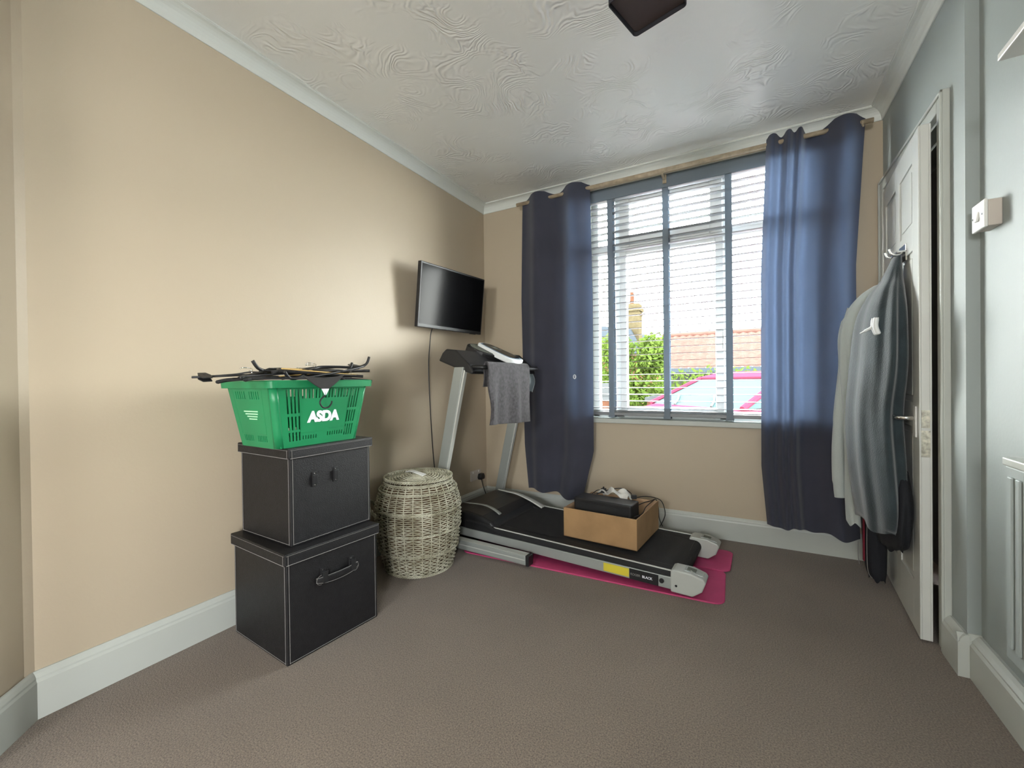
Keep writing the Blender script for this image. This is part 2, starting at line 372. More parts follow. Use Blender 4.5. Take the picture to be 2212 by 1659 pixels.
# ------------------------------------------------------------------ curtain pole and curtains
py, pz = 2.888, 2.352
m = MB(); m.tube([(.365, py, pz), (2.487, py, pz)], .0135, 14)
pole = tag(m.make('curtain_pole', m_pole, smooth=True), 'long pale wooden curtain pole above the window', 'curtain pole')
for x in (.50, 1.427, 2.44):
    m = MB(); m.box((x-.008, py-.004, pz-.024), (x+.008, D, pz-.013)); m.box((x-.012, D-.006, pz-.045), (x+.012, D, pz+.012)); m.tube(arc((x, py, pz), .017, R(180), R(360), 10, 'yz'), .004, 6)
    m.make('bracket', m_pole, parent=pole)
def curtain(xa, xb, za, zb_fn, folds, side, label, amp=.042):
    # xa,xb: (top, middle, bottom) edges; folds: fold profile breakpoints u -> y offset
    m = MB(); nu, nv = 170, 46
    def lerp3(t, q): return q[0]+(q[1]-q[0])*t/.35 if t < .35 else (q[1]+(q[2]-q[1])*(t-.35)/.5 if t < .85 else q[2]+(q[3]-q[2])*(t-.85)/.15)
    def off(u, t):
        d = 0
        for c, w, a in folds:
            d += a*math.exp(-((u-c)/w)**2)
        return d
    def fn(u, v):
        t = 1-v   # v=0 bottom
        x0, x1 = lerp3(t, xa), lerp3(t, xb)
        x = x0+(x1-x0)*u
        k = 1-.35*min(1, t*1.2)
        y = py+.024-off(u, t)*k+.0018*sin(u*41+t*3)*min(1, t*3)+.003*sin(u*17-t*2)
        y -= .018*t*sin(u*PI)
        zt = za; zb = zb_fn(u)
        z = zb+(zt-zb)*v
        if v > .90: z -= (v-.90)/.10*.030*max(0, 1-off(u, t)/.055)
        return (x, min(y, D-.022 if z < .17 else D-.006), z)
    m.grid(fn, nu, nv)
    o = m.make('curtain', m_curt, smooth=True)
    return tag(o, label, 'curtain', None)
c1 = curtain((.405, .385, .400, .43), (.945, .955, .95, .865), 2.392,
        lambda u: .190-.028*(1/(1+math.exp(-(u-.62)*26)))+.008*sin(u*14),
        [(.28, .17, .078), (.80, .16, .085)], -1, 'dark charcoal eyelet curtain on the left of the window, behind the treadmill')
c2 = curtain((2.005, 1.972, 1.968, 1.995), (2.455, 2.412, 2.415, 2.425), 2.392,
        lambda u: .150-.020*(1/(1+math.exp(-(u-.72)*30)))+.008*sin(u*19+1),
        [(.07, .08, .070), (.24, .055, .068), (.36, .05, .064), (.80, .16, .085)], 1, 'dark charcoal eyelet curtain on the right of the window, beside the door')
# two eyelets showing low on the left curtain and the seam between them
for x, y in ((.523, 2.806), (.848, 2.806)):
    m = MB(); m.tube(arc((0, 0, 0), .013, 0, 2*PI, 20, 'xz')[:-1], .0035, 6, closed=True); m.lathe([(0, -.0008), (.011, -.0008), (.011, .0008), (0, .0008)], 16)
    m.bm.verts.ensure_lookup_table()
    o = m.make('eyelet', m_switch, parent=c1, loc=(x, y, 1.033)); o.scale = (.7, 1, 1)
    o['label'] = 'small white eyelet'
for o in (c1.children): pass

# ------------------------------------------------------------------ door, frame, architrave
dr = empty('door_1', (2.472, 2.164, .008), kind='structure'); dr.rotation_euler.z = -math.atan2(.0446, .7086)
DW, DH, DT = .712, 1.945, .036
def door_leaf():
    m = MB(); st = .095
    rails = [(0, .19), (.80, .90), (1.50, 1.59), (DH-.10, DH)]
    m.box((.006, 0, 0), (DT-.006, DW, DH))
    for f0, f1 in ((0, .006), (DT-.006, DT)):
        m.box((f0, 0, 0), (f1, st, DH)).box((f0, DW-st, 0), (f1, DW, DH)).box((f0, DW/2-.04, 0), (f1, DW/2+.04, DH))
        for a, b in rails: m.box((f0, st, a), (f1, DW/2-.04, b)).box((f0, DW/2+.04, a), (f1, DW-st, b))
        for ya, yb in ((st, DW/2-.04), (DW/2+.04, DW-st)):
            for (q, za), (zb, w) in zip(rails, rails[1:]):
                g = .026; e = .003
                x0, x1 = (f0+e, f1) if f0 == 0 else (f0, f1-e)
                m.box((x0, ya+g, za+g), (x1, yb-g, zb-g))
    return m
door_leaf().make('door_leaf', m_door, parent=dr, bevel=.0025)
m = MB(); m.box((-.006, .028, .765), (-.0005, .068, .885)); hp = m.make('handle_plate', m_switch, parent=dr, bevel=.002)
m = MB(); m.tube([(-.004, .048, .838), (-.050, .048, .838)], .0085, 12).tube(curve_pts([(-.046, .050, .838), (-.055, .060, .838), (-.056, .085, .839), (-.053, .115, .842)], 6), [.0085]*4+[.008]*8+[.0075]*7, 12)
o = m.make('lever', m_chrome, parent=dr, smooth=True); o['label'] = 'chrome lever'
m = MB(); m.box((.006, -.0015, .805), (.030, .001, .872)).tube([(.018, -.004, .845), (.018, .002, .845)], .008, 10); m.make('latch_plate', m_brass, parent=dr)
m = MB(); m.box((.005, -.0015, .695), (.031, .001, .795)); m.make('lock_plate', m_brass, parent=dr)
m = MB()   # lining and stops
m.box((WR, dy0, 0), (WR+.13, dy0+.012, dz)).box((WR, dy1-.012, 0), (WR+.13, dy1, dz)).box((WR, dy0, dz-.012), (WR+.13, dy1, dz))
m.box((WR+.045, dy0+.012, 0), (WR+.07, dy0+.026, dz-.012)).box((WR+.045, dy1-.026, 0), (WR+.07, dy1-.012, dz-.012)).box((WR+.045, dy0+.026, dz-.026), (WR+.07, dy1-.026, dz-.012))
struct(m.make('trim_6', m_white))
m = MB()
m.box((WR-.021, 2.109, 0), (WR, 2.167, 2.042)).box((WR-.021, 2.167, 1.985), (WR, dy1, 2.042)).box((WR-.021, dy1, 0), (WR, dy1+.058, 2.042))
m.box((WR-.028, 2.109, 0), (WR-.020, 2.122, 2.042)).box((WR-.028, 2.109, 2.030), (WR-.020, dy1+.058, 2.042)).box((WR-.028, dy1+.045, 0), (WR-.020, dy1+.058, 2.042))
struct(m.make('trim_7', m_white, bevel=.003))

# ------------------------------------------------------------------ right recess: switch, shelf, radiator
sw = empty('light_switch', (WR2, 1.885, 1.506), label='boxy white wall switch mounted beside the door frame', cat='light switch')
m = MB(); m.box((2.548, 1.846, 1.466), (WR2, 1.925, 1.546)); at(m.make('back_box', m_box2, bevel=.003), sw)
m = MB(); m.box((2.539, 1.843, 1.463), (2.548, 1.928, 1.549)); at(m.make('switch_plate', m_switch, bevel=.003), sw)
m = MB(); m.box((2.534, 1.878, 1.490), (2.540, 1.893, 1.520), Matrix.Rotation(R(8), 3, 'Y')); at(m.make('rocker', m_switch, bevel=.002), sw)
for y in (1.855, 1.917):
    m = MB(); m.tube([(2.5375, y, 1.506), (2.541, y, 1.506)], .0035, 8); at(m.make('screw', m_chrome), sw)
m = MB(); m.box((2.462, .70, 1.800), (WR2, 1.548, 1.818)); tag(m.make('wall_shelf', m_switch, bevel=.003), 'white shelf end at the top right corner of the view', 'shelf')
rad = empty('radiator', (2.54, 1.2, .25), label='white ribbed panel radiator on the wall at the right edge', cat='radiator')
m = MB(); m.box((2.502, .60, .262), (2.520, 1.625, .770))
y = .63
while y < 1.60: m.box((2.496, y, .30), (2.503, y+.022, .745)); y += .038
at(m.make('panel', m_grey, bevel=.003), rad)
m = MB(); m.box((2.498, .60, .770), (2.570, 1.632, .792)); at(m.make('top_grille', m_white, bevel=.004), rad)
for y in (.8, 1.45):
    m = MB(); m.box((2.520, y, .30), (2.579, y+.03, .70)); at(m.make('wall_bracket', m_white), rad)
m = MB(); m.tube(curve_pts([(2.53, 1.60, .30), (2.535, 1.60, .22), (2.54, 1.575, .165), (2.545, 1.50, .150), (2.545, 1.30, .148)], 5), .0075, 8); at(m.make('pipe', m_brass, smooth=True), rad)

# ------------------------------------------------------------------ ceiling lamp shade
lampn = empty('ceiling_lamp', (1.646, 1.352, 2.15), label='black square fabric shade hanging from the ceiling', cat='ceiling lamp')
lz0, lz1, lh = 2.150, 2.372, .0865
Rl = Matrix.Translation((1.646, 1.352, 0))@Matrix.Rotation(R(-15), 4, 'Z')
def sq(r, n=5, c=.010):
    out = []
    for q in range(4):
        a0 = q*PI/2
        for k in range(n+1):
            a = a0+k/n*PI/2; out.append(((r-c)*(1 if q in (0, 3) else -1)+c*cos(a), (r-c)*(1 if q in (0, 1) else -1)+c*sin(a)))
    return out
m = MB(); P = sq(lh, 4, .012); n = len(P)
o1 = [m.bm.verts.new((x, y, lz0)) for x, y in P]; o2 = [m.bm.verts.new((x, y, lz1)) for x, y in P]
for i in range(n): m.bm.faces.new((o1[i], o1[(i+1) % n], o2[(i+1) % n], o2[i]))
m.xf(Rl); at(m.make('lamp_shade', m_lampsh, solid=.003), lampn)
m = MB(); m.prism([(x*.96, y*.96) for x, y in P], 'z', lz0+.012, lz0+.016); m.xf(Rl); at(m.make('diffuser', m_lampin), lampn)
m = MB(); m.prism([(x*.96, y*.96) for x, y in P], 'z', lz1-.006, lz1-.003).lathe([(.045, H-.022), (.05, H-.02), (.05, H)], 24).tube([(0, 0, lz1-.004), (0, 0, H-.01)], .006, 8); m.xf(Rl); at(m.make('ceiling_rose', m_switch), lampn)

# ------------------------------------------------------------------ storage boxes
def storage_box(name, loc, rz, w, d, h, lidh, label, handle):
    # +X face carries the handle; w along x, d along y
    t = empty(name, loc, R(rz), label, 'storage box', 'stacked leatherette storage boxes')
    hb = h-lidh*.5
    m = MB(); m.box((-w/2, -d/2, 0), (w/2, d/2, hb)); body = m.make('box_body', m_leath, parent=t, bevel=.004)
    m = MB(); e = .009
    m.box((-w/2-e, -d/2-e, h-lidh), (w/2+e, d/2+e, h)); lid = m.make('lid', m_leath, parent=t, bevel=.004)
    # stitching: thin piping on body edges and lid rim
    r = .0009
    m = MB()
    for sx, sy in ((1, -1), (1, 1), (-1, -1)):
        x, y = sx*w/2, sy*d/2
        m.tube([(x+sx*.0006, y-sy*.010, .006), (x+sx*.0006, y-sy*.010, h-lidh)], r, 5)
        m.tube([(x-sx*.010, y+sy*.0006, .006), (x-sx*.010, y+sy*.0006, h-lidh)], r, 5)
    m.tube([(w/2+.0006, -d/2+.01, .008), (w/2+.0006, d/2-.01, .008)], r, 5)
    m.tube([(-w/2+.01, -d/2-.0006, .008), (w/2-.01, -d/2-.0006, .008)], r, 5)
    m.make('seam', m_stitch, parent=body)
    m = MB()
    for z in (h-lidh+.003, h-.007):
        k = e+.0006
        m.tube([(w/2+k, -d/2-e+.006, z), (w/2+k, d/2+e-.006, z)], r*(1.4 if z < h-.02 else .7), 5)
        m.tube([(-w/2-e+.006, -d/2-k, z), (w/2+e-.006, -d/2-k, z)], r*(1.4 if z < h-.02 else .7), 5)
    m.tube([(w/2+k, -d/2-e+.012, h-lidh+.004), (w/2+k, -d/2-e+.012, h-.006)], r*.8, 5)
    m.tube([(w/2+e-.012, -d/2-k, h-lidh+.004), (w/2+e-.012, -d/2-k, h-.006)], r*.8, 5)
    m.make('seam', m_stitch, parent=lid)
    x = w/2
    for y, z in handle['plates']:
        m = MB(); pw, ph = .021, .058
        m.box((x, y-pw/2, z-ph/2), (x+.0035, y+pw/2, z+ph/2)); m.box((x+.003, y-pw/2, z-ph/2+.010), (x+.009, y+pw/2, z+ph/2-.012))
        xo = x+.0175 if handle.get('strap') else x+.003
        if handle.get('strap'): m.box((xo, y-pw/2, z-ph/2+.006), (xo+.003, y+pw/2, z+ph/2-.008))
        p = m.make('handle_loop', m_black, parent=t, bevel=.0015)
        for dz in (-ph/2+.007, ph/2-.007):
            m = MB(); m.tube([(x+.003, y, z+dz), (x+.0062, y, z+dz)], [.0034, .0022], 10); m.make('rivet', m_chrome, parent=p)
    if handle.get('strap'):
        (y0, z0), (y1, z1) = handle['plates']
        m = MB()
        def hf(u, v):
            y = y0-.030+(y1-y0+.060)*u; mid = (u-.5)*2
            zc = z0+(z1-z0)*u-.010-.004*(1-mid*mid)
            hw = .014-.006*abs(mid)**3
            return (x+.010+.008*(1-mid*mid)-.008*max(0, abs(mid)-.75)*4, y, zc+hw*(v*2-1))
        m.grid(hf, 30, 4); m.make('carry_handle', m_leath, parent=t, solid=.005, smooth=True)
        m = MB()
        for v in (0, 1): m.tube([Vector(hf(u/30, v))+Vector((.003, 0, 0)) for u in range(31)], .0009, 5)
        for yy, sg in ((y0-.010, -1), (y1+.010, 1)):
            m.tube([(x+.008, yy, z0+.005)]+[(x+.008, yy+sg*.020*sin(a), z0-.012+.018*cos(a)) for a in [PI*k/8 for k in range(9)]], .0009, 5)
        m.make('seam', m_stitch, parent=t)
    return t
storage_box('storage_box', (.285, 1.139, 0), -5, .398, .390, .404, .044, 'larger black leatherette storage box with carry handle, standing on the carpet', {'plates': [(-.055, .275), (.068, .277)], 'strap': True})
storage_box('storage_box', (.262, 1.163, .404), -3, .352, .362, .366, .040, 'smaller black leatherette storage box stacked under the green basket', {'plates': [(-.084, .235), (.008, .237)]})

# ------------------------------------------------------------------ green shopping basket
gb = empty('shopping_basket', (.284, 1.122, .770), R(-2), 'green plastic shopping basket heaped with coat hangers', 'shopping basket')
BH, TL, TW, BL, BW = .228, .425, .315, .350, .255   # height, top length (y), top width (x), bottom
def side(pts, holes):   # pts: four corners bl, br, tr, tl
    bl_, br_, tr_, tl_ = [Vector(p) for p in pts]; m = MB()
    us = sorted(set([0, 1]+[h[0] for h in holes]+[h[1] for h in holes])); vs = sorted(set([0, 1]+[h[2] for h in holes]+[h[3] for h in holes]))
    def P(u, v): a = bl_.lerp(br_, u); b = tl_.lerp(tr_, u); return a.lerp(b, v)
    for a, b in zip(us, us[1:]):
        for c, d in zip(vs, vs[1:]):
            u, v = (a+b)/2, (c+d)/2
            if any(h[0] <= u <= h[1] and h[2] <= v <= h[3] for h in holes): continue
            m.quad(P(a, c), P(b, c), P(b, d), P(a, d))
    bmesh.ops.remove_doubles(m.bm, verts=m.bm.verts, dist=1e-5)
    return m
long_h = []
for u in (.075, .117, .158, .199):
    for v in ((.56, .955), (.285, .51), (.10, .245)): long_h.append((u, u+.020, *v))
for u in (.822, .856, .890, .924):
    for v in ((.60, .955), (.34, .555), (.10, .30)): long_h.append((u, u+.018, *v))
for k in range(15): long_h.append((.245+k*.038, .245+k*.038+.019, .80, .955))
for k in range(6): long_h.append((.245+k*.034, .245+k*.034+.015, .11, .175))
for k in range(7): long_h.append((.575+k*.034, .575+k*.034+.015, .13, .20))
short_h = []
for g in (.16, .52):
    for k in range(5): short_h.append((g+k*.055, g+k*.055+.024, .80, .93))
for g in (.14, .56):
    for k in range(6): short_h.append((g+k*.05, g+k*.05+.022, .10, .20))
x0, x1, y0, y1 = BW/2, TW/2, BL/2, TL/2; c = .022
def mk(pts, holes): o = side(pts, holes).make('side_panel', m_green, parent=gb, solid=.003); return o
f1 = mk([(x0, -y0+c, 0), (x0, y0-c, 0), (x1, y1-c, BH), (x1, -y1+c, BH)], long_h)
mk([(-x0, -y0+c, 0), (-x0, y0-c, 0), (-x1, y1-c, BH), (-x1, -y1+c, BH)], long_h)
f2 = mk([(-x0+c, -y0, 0), (x0-c, -y0, 0), (x1-c, -y1, BH), (-x1+c, -y1, BH)], short_h)
mk([(-x0+c, y0, 0), (x0-c, y0, 0), (x1-c, y1, BH), (-x1+c, y1, BH)], short_h)
m = MB()
for sx in (1, -1):
    for sy in (1, -1):
        def cf(u, v):
            a = u*PI/2; X = x0+(x1-x0)*v; Y = y0+(y1-y0)*v
            return (sx*(X-c+c*cos(a)), sy*(Y-c+c*sin(a)), BH*v)
        m = MB(); m.grid(cf, 6, 4)
        m.make('corner_panel', m_green, parent=gb, solid=.003, smooth=True)
m = MB(); m.box((-x0+.01, -y0+.01, .006), (x0-.01, y0-.01, .009)); m.make('base', m_green, parent=gb)
# foot skirt with a raised arch in each long side
for a, b in (((x0-.004, -y0+.01, 0), (x0+.0005, -.045, .012)), ((x0-.004, .045, 0), (x0+.0005, y0-.01, .012)), ((-x0, -y0+.01, 0), (-x0+.004, -.045, .012)), ((-x0, .045, 0), (-x0+.004, y0-.01, .012))):
    m = MB(); m.box(a, b); m.make('foot', m_green, parent=gb)
def rim_sec(X, Y, cc, n=6):
    out = []
    for q, (sx, sy) in enumerate(((1, 1), (-1, 1), (-1, -1), (1, -1))):
        for k in range(n+1):
            a = q*PI/2+k/n*PI/2; out.append((sx*(X-cc)+cc*cos(a), sy*(Y-cc)+cc*sin(a)))
    return out
m = MB(); secs = []
for X, Y, z in ((x1+.002, y1+.002, BH-.004), (x1+.018, y1+.018, BH-.004), (x1+.020, y1+.020, BH+.020), (x1+.016, y1+.016, BH+.024), (x1+.004, y1+.004, BH+.024), (x1, y1, BH+.020)):
    secs.append([m.bm.verts.new((x, y, z)) for x, y in rim_sec(X, Y, .03)])
for i in range(6):
    A, B = secs[i], secs[(i+1) % 6]
    for k in range(len(A)): m.bm.faces.new((A[k], A[(k+1) % len(A)], B[(k+1) % len(A)], B[k]))
m.make('rim', m_green, parent=gb)
# raised frame lines and the lettering on the long side
nrm = Vector((BH, 0, -(x1-x0))).normalized()
def on_long(u, v, off=.003): a = Vector((x0, -y0+c+(2*y0-2*c)*u, 0)); b = Vector((x1, -y1+c+(2*y1-2*c)*u, BH)); return a.lerp(b, v)+nrm*off
m = MB()
for (ua, va), (ub, vb) in (((.225, .225), (.50, .225)), ((.60, .26), (.80, .26)), ((.225, .225), (.225, .78)), ((.815, .3), (.815, .78))):
    m = MB(); m.tube([on_long(ua, va, .0018), on_long(ub, vb, .0018)], .0011, 5); m.make('moulded_line', m_green, parent=f1)
me = text_mesh('ASDA', .050, .0027, .0009, .98); me.materials.append(m_lett)
tx = bpy.data.objects.new('logo_lettering', me); C.objects.link(tx); tx.parent = f1
ey = Vector((0, 1, 0)); ez = nrm.cross(ey)*1
ux = (on_long(.5, .8)-on_long(.5, .2)).normalized()
tx.matrix_local = Matrix.Translation(on_long(.510, .475, .0028))@Matrix(((ey.x, ux.x, nrm.x), (ey.y, ux.y, nrm.y), (ey.z, ux.z, nrm.z))).to_4x4()@Matrix(((1.06, .0, 0, 0), (0, 1.12, 0, 0), (0, 0, 1, 0), (0, 0, 0, 1)))
tx['label'] = 'white lettering'
m = MB()
def on_short(u, v, off=.003): a = Vector((-x0+c+(2*x0-2*c)*u, -y0, 0)); b = Vector((-x1+c+(2*x1-2*c)*u, -y1, BH)); return a.lerp(b, v)+Vector((0, -off, 0))
for k, (a, b) in enumerate(((.30, .68), (.33, .67), (.37, .65), (.41, .63))):
    v = .60-k*.042; m.box(on_short(a, v, .0030)-Vector((0, 0, .0022)), on_short(b, v, .0012)+Vector((0, 0, .0022)))
m.make('printed_stripes', m_fadep, parent=f2)
m = MB()
for (ua, va), (ub, vb) in (((.10, .22), (.10, .96)), ((.84, .22), (.84, .96)), ((.10, .22), (.35, .22)), ((.6, .22), (.84, .22))):
    m = MB(); m.tube([on_short(ua, va, .0012), on_short(ub, vb, .0012)], .0011, 5); m.make('moulded_line', m_green, parent=f2)

# ------------------------------------------------------------------ coat hangers
def hook_pts(y=.03, r=.020):   # hook in the hanger plane, leaving the neck along +y
    p = [(0, y-.01, 0), (0, y+.012, 0)]
    for k in range(15):
        a = R(-90)+R(245)*k/14
        p.append((-.0+r*cos(a+PI)*-1 if False else r*cos(a), y+.012+r+r*sin(a), 0))
    return p
def hanger(kind, label, mat, loc, rot, sc=1):
    t = empty('coat_hanger', loc, 0, label, 'coat hanger', 'coat hangers heaped in the green basket')
    t.rotation_euler = [R(a) for a in rot]
    m = MB()
    if kind == 'suit':       # broad shaped shoulders
        pts = curve_pts([(-.205, -.075, -.004), (-.16, -.045, 0), (-.08, -.010, .002), (0, .018, .002), (.08, -.010, .002), (.16, -.045, 0), (.205, -.075, -.004)], 6)
        rr = [.0085]*len(pts); m.tube(pts, rr, 8, flat=(1.0, .75)); m.make('hanger_body', mat, parent=t, smooth=True)
        m = MB(); m.tube([(-.185, -.062, 0), (.185, -.062, 0)], .0035, 8); m.make('trouser_bar', mat, parent=t, smooth=True)
    elif kind == 'clip':     # straight bar, two clips
        m.tube([(-.20, 0, 0), (.20, 0, 0)], .0042, 8).tube(curve_pts([(-.19, 0, 0), (-.07, .010, 0), (0, .028, 0), (.07, .010, 0), (.19, 0, 0)], 5), .0028, 6); m.make('hanger_body', mat, parent=t, smooth=True)
        for x in (-.165, .165):
            m = MB()
            for s in (1, -1): m.prism([(x-.014, -.030), (x+.014, -.030), (x+.019, -.004), (x+.012, .020), (x-.012, .020), (x-.019, -.004)], 'z', s*.004, s*.008)
            m.tube([(x, 0, -.009), (x, 0, .009)], .005, 8); m.make('clip', m_black, parent=t, bevel=.001)
    elif kind == 'thin':     # slim flat hanger
        pts = curve_pts([(-.20, -.070, 0), (-.10, -.018, 0), (0, .022, 0), (.10, -.018, 0), (.20, -.070, 0)], 8)
        m.tube(pts, .0042, 8, flat=(1.3, .6)); m.tube([(-.195, -.068, 0), (.195, -.068, 0)], .0040, 8, flat=(1.3, .6)); m.make('hanger_body', mat, parent=t, smooth=True)
    elif kind == 'plastic':  # tubular with up-curled ends
        pts = curve_pts([(-.215, -.050, .035), (-.195, -.055, .008), (-.15, -.045, -.002), (-.07, -.008, 0), (0, .018, 0), (.07, -.008, 0), (.15, -.045, -.002), (.195, -.055, .010), (.215, -.050, .040)], 6)
        m.tube(pts, .0060, 8); m.tube(curve_pts([(-.185, -.055, .002), (-.10, -.062, 0), (.10, -.062, 0), (.185, -.055, .002)], 5), .0045, 8); m.make('hanger_body', mat, parent=t, smooth=True)
    m = MB(); m.tube(hook_pts(), .0018, 6); m.make('hook', m_chrome if kind != 'suit' else m_black, parent=t, smooth=True)
    t.scale = (sc, sc, sc)
    return t
# along-y hangers: rotate local x -> world y
HG = [
 ('suit', 'matt black coat hanger lying lowest across the left rim of the basket', m_blackm, (.33, .945, 1.030), (1, -2, 92)),
 ('clip', 'black clip hanger whose left clips jut past the basket rim', m_black, (.30, .925, 1.045), (20, -3, 86)),
 ('thin', 'pale wooden coat hanger showing left of the pile', m_gold, (.31, 1.035, 1.046), (4, -5, 84)),
 ('thin', 'pale wooden coat hanger near the top of the middle of the pile', m_gold, (.345, 1.135, 1.063), (8, 3, 97)),
 ('plastic', 'shiny black hanger on top, left end curling upwards', m_black, (.33, 1.085, 1.062), (6, 0, 90)),
 ('clip', 'black clip hanger under the top hanger in the middle', m_black, (.36, 1.110, 1.050), (-14, 1, 88)),
 ('plastic', 'black hanger with its looped right end standing highest', m_black, (.36, 1.165, 1.070), (18, -9, 94)),
 ('suit', 'black coat hanger sticking out furthest to the right', m_black, (.30, 1.190, 1.052), (-6, -2, 82)),
 ('suit', 'black coat hanger bending over the right rim side', m_blackm, (.35, 1.165, 1.030), (3, 2, 88)),
 ('suit', 'black hanger lying under the pile inside the basket', m_blackm, (.26, 1.12, 1.010), (-4, 1, 84)),
 ('suit', 'black hanger deep in the basket along its wall side', m_blackm, (.20, 1.12, 1.005), (6, -1, 95)),
 ('thin', 'black slim hanger in the middle of the heap', m_black, (.29, 1.10, 1.038), (3, 1, 76)),
 ('suit', 'black hanger lying flat just under the top one, crossing the middle', m_black, (.34, 1.02, 1.055), (5, -4, 88)),
 ('suit', 'dark hanger filling the gap under the pale wooden ones', m_blackm, (.35, 1.12, 1.042), (-5, 2, 91)),
 ('clip', 'black clip hanger at the right of the heap with bright metal parts', m_black, (.33, 1.175, 1.072), (12, -4, 86)),
 ('suit', 'black hanger low at the left front of the heap', m_blackm, (.38, 1.00, 1.030), (2, 0, 93)),
]
for h in HG: hanger(*h)
# felt-covered hanger hooked over the front rim, hook hanging down
t = empty('coat_hanger', (.476, 1.088, 1.03), 0, 'grey felt coat hanger hanging head down over the basket front with white tag', 'coat hanger', 'coat hangers heaped in the green basket')
m = MB()
m.prism([(-.095, .010), (-.060, .004), (0, .000), (.060, .006), (.095, .014), (.072, -.006), (.042, -.028), (.020, -.042), (-.012, -.043), (-.040, -.028), (-.070, -.008)], 'x', -.004, .004)
m.make('hanger_body', m_hangcloth, parent=t, bevel=.002)
m = MB(); m.prism([(-.016, -.042), (.018, -.042), (.004, -.066), (-.002, -.066)], 'x', .004, .0055); o = m.make('size_tag', m_lett, parent=t); o['label'] = 'white size tag'
m = MB(); m.tube(curve_pts([(0.002, .002, -.044), (.003, .000, -.068), (.003, -.016, -.080), (.003, -.022, -.097), (.003, -.008, -.114), (.003, .014, -.114), (.003, .028, -.101), (.003, .031, -.090)], 5), .0031, 8); m.make('hook', m_black, parent=t, smooth=True)

# ------------------------------------------------------------------ wicker laundry basket
wk = empty('laundry_basket', (.300, 1.812, 0), 0, 'whitewashed barrel-shaped wicker laundry basket with lid', 'laundry basket')
def wr(z):   # barrel radius
    q = [(0, .178), (.06, .197), (.16, .218), (.28, .230), (.36, .226), (.43, .205), (.470, .180), (.485, .172)]
    for (a, ra), (b, rb) in zip(q, q[1:]):
        if z <= b: t_ = (z-a)/(b-a); t_ = t_*t_*(3-2*t_)*.4+t_*.6; return ra+(rb-ra)*t_
    return q[-1][1]
NS = 30
m = MB(); z = .012; row = 0
while z < .475:
    N = NS*4; r0 = wr(z); ph = (row % 2)*PI
    jig = random.uniform(-.0015, .0015)
    pts = [Vector(((r0+.0045*cos(NS/1*a*1.0+ph)+jig)*cos(a), (r0+.0045*cos(NS*a+ph)+jig)*sin(a), z+.0012*sin(3*a+row)+.0008*sin(NS*a*.5))) for a in [2*PI*k/N for k in range(N)]]
    m.tube(pts, .0030, 5, closed=True); z += .0098; row += 1
body = m.make('woven_body', m_wick, parent=wk, smooth=True)
m = MB()
for k in range(NS):
    a = 2*PI*(k+.5)/NS*1.0; m.tube([((wr(z_)-.0025)*cos(a), (wr(z_)-.0025)*sin(a), z_) for z_ in [i*.04 for i in range(13)]], .0034, 5)
m.make('stake_ring', m_wick, parent=body, smooth=True)
m = MB(); m.lathe([(.001, .008)]+[(wr(i*.04)-.006, max(.008, i*.04)) for i in range(12)]+[(.160, .478)], 48); m.bm.faces.ensure_lookup_table()
m.make('inner_lining', m_wick2, parent=body, smooth=True)
for zb in (.006, .115, .225, .335, .430, .470):
    m = MB(); rb = wr(zb)+.003
    for s in range(3):
        N = 180
        m.tube([Vector(((rb+.0045*cos(30*a+s*2.1))*cos(a), (rb+.0045*cos(30*a+s*2.1))*sin(a), zb+.0045*sin(30*a+s*2.1))) for a in [2*PI*k/N for k in range(N)]], .0027, 5, closed=True)
    m.make('braided_band', m_wick, parent=body, smooth=True)
for ang in (R(212),):
    m = MB()
    base = Vector((cos(ang), sin(ang), 0)); tan = Vector((-sin(ang), cos(ang), 0))
    cp_ = curve_pts([base*.215+tan*.085+Vector((0, 0, .30)), base*.255+tan*.070+Vector((0, 0, .345)), base*.275+Vector((0, 0, .365)), base*.255-tan*.070+Vector((0, 0, .345)), base*.215-tan*.085+Vector((0, 0, .30))], 12)
    for s in range(3): m.tube([p+base*(.006*cos(i*.55+s*2.1))+Vector((0, 0, .006*sin(i*.55+s*2.1))) for i, p in enumerate(cp_)], .0048, 6)
    m.make('carry_handle', m_wick, parent=wk, smooth=True)
m = MB(); r = .012; row = 0
while r < .178:
    N = 96; lidz = .512-.022*(r/.178)**2
    m.tube([Vector(((r)*cos(a), (r)*sin(a), lidz+.0035*cos(22*a+(row % 2)*PI))) for a in [2*PI*k/N for k in range(N)]], 0.0030, 5, closed=True); r += .0082; row += 1
for s in range(3):
    N = 150; m.tube([Vector(((.182+.005*cos(26*a+s*2.1))*cos(a), (.182+.005*cos(26*a+s*2.1))*sin(a), .490+.006*sin(26*a+s*2.1))) for a in [2*PI*k/N for k in range(N)]], .0036, 5, closed=True)
for k in range(22):
    a = 2*PI*k/22; m.tube([(.01*cos(a), .01*sin(a), .511), (.18*cos(a), .18*sin(a), .489)], .0030, 5)
lid = m.make('lid', m_wick, parent=wk, smooth=True)
m = MB(); m.lathe([(.001, .498), (.17, .482)], 40); m.make('lid_lining', m_wick2, parent=lid)
m = MB()   # flat pale loop handle on the lid
for s in (-1, 0, 1): m.tube(curve_pts([(-.055, -.02+s*.012, .514), (-.02, -.035+s*.008, .522), (.03, -.05+s*.010, .518), (.075, -.055+s*.014, .508)], 6), .007, 6, flat=(1.2, .5))
m.make('lid_pull', m_switch, parent=lid, smooth=True)
wk.rotation_euler.z = R(10)

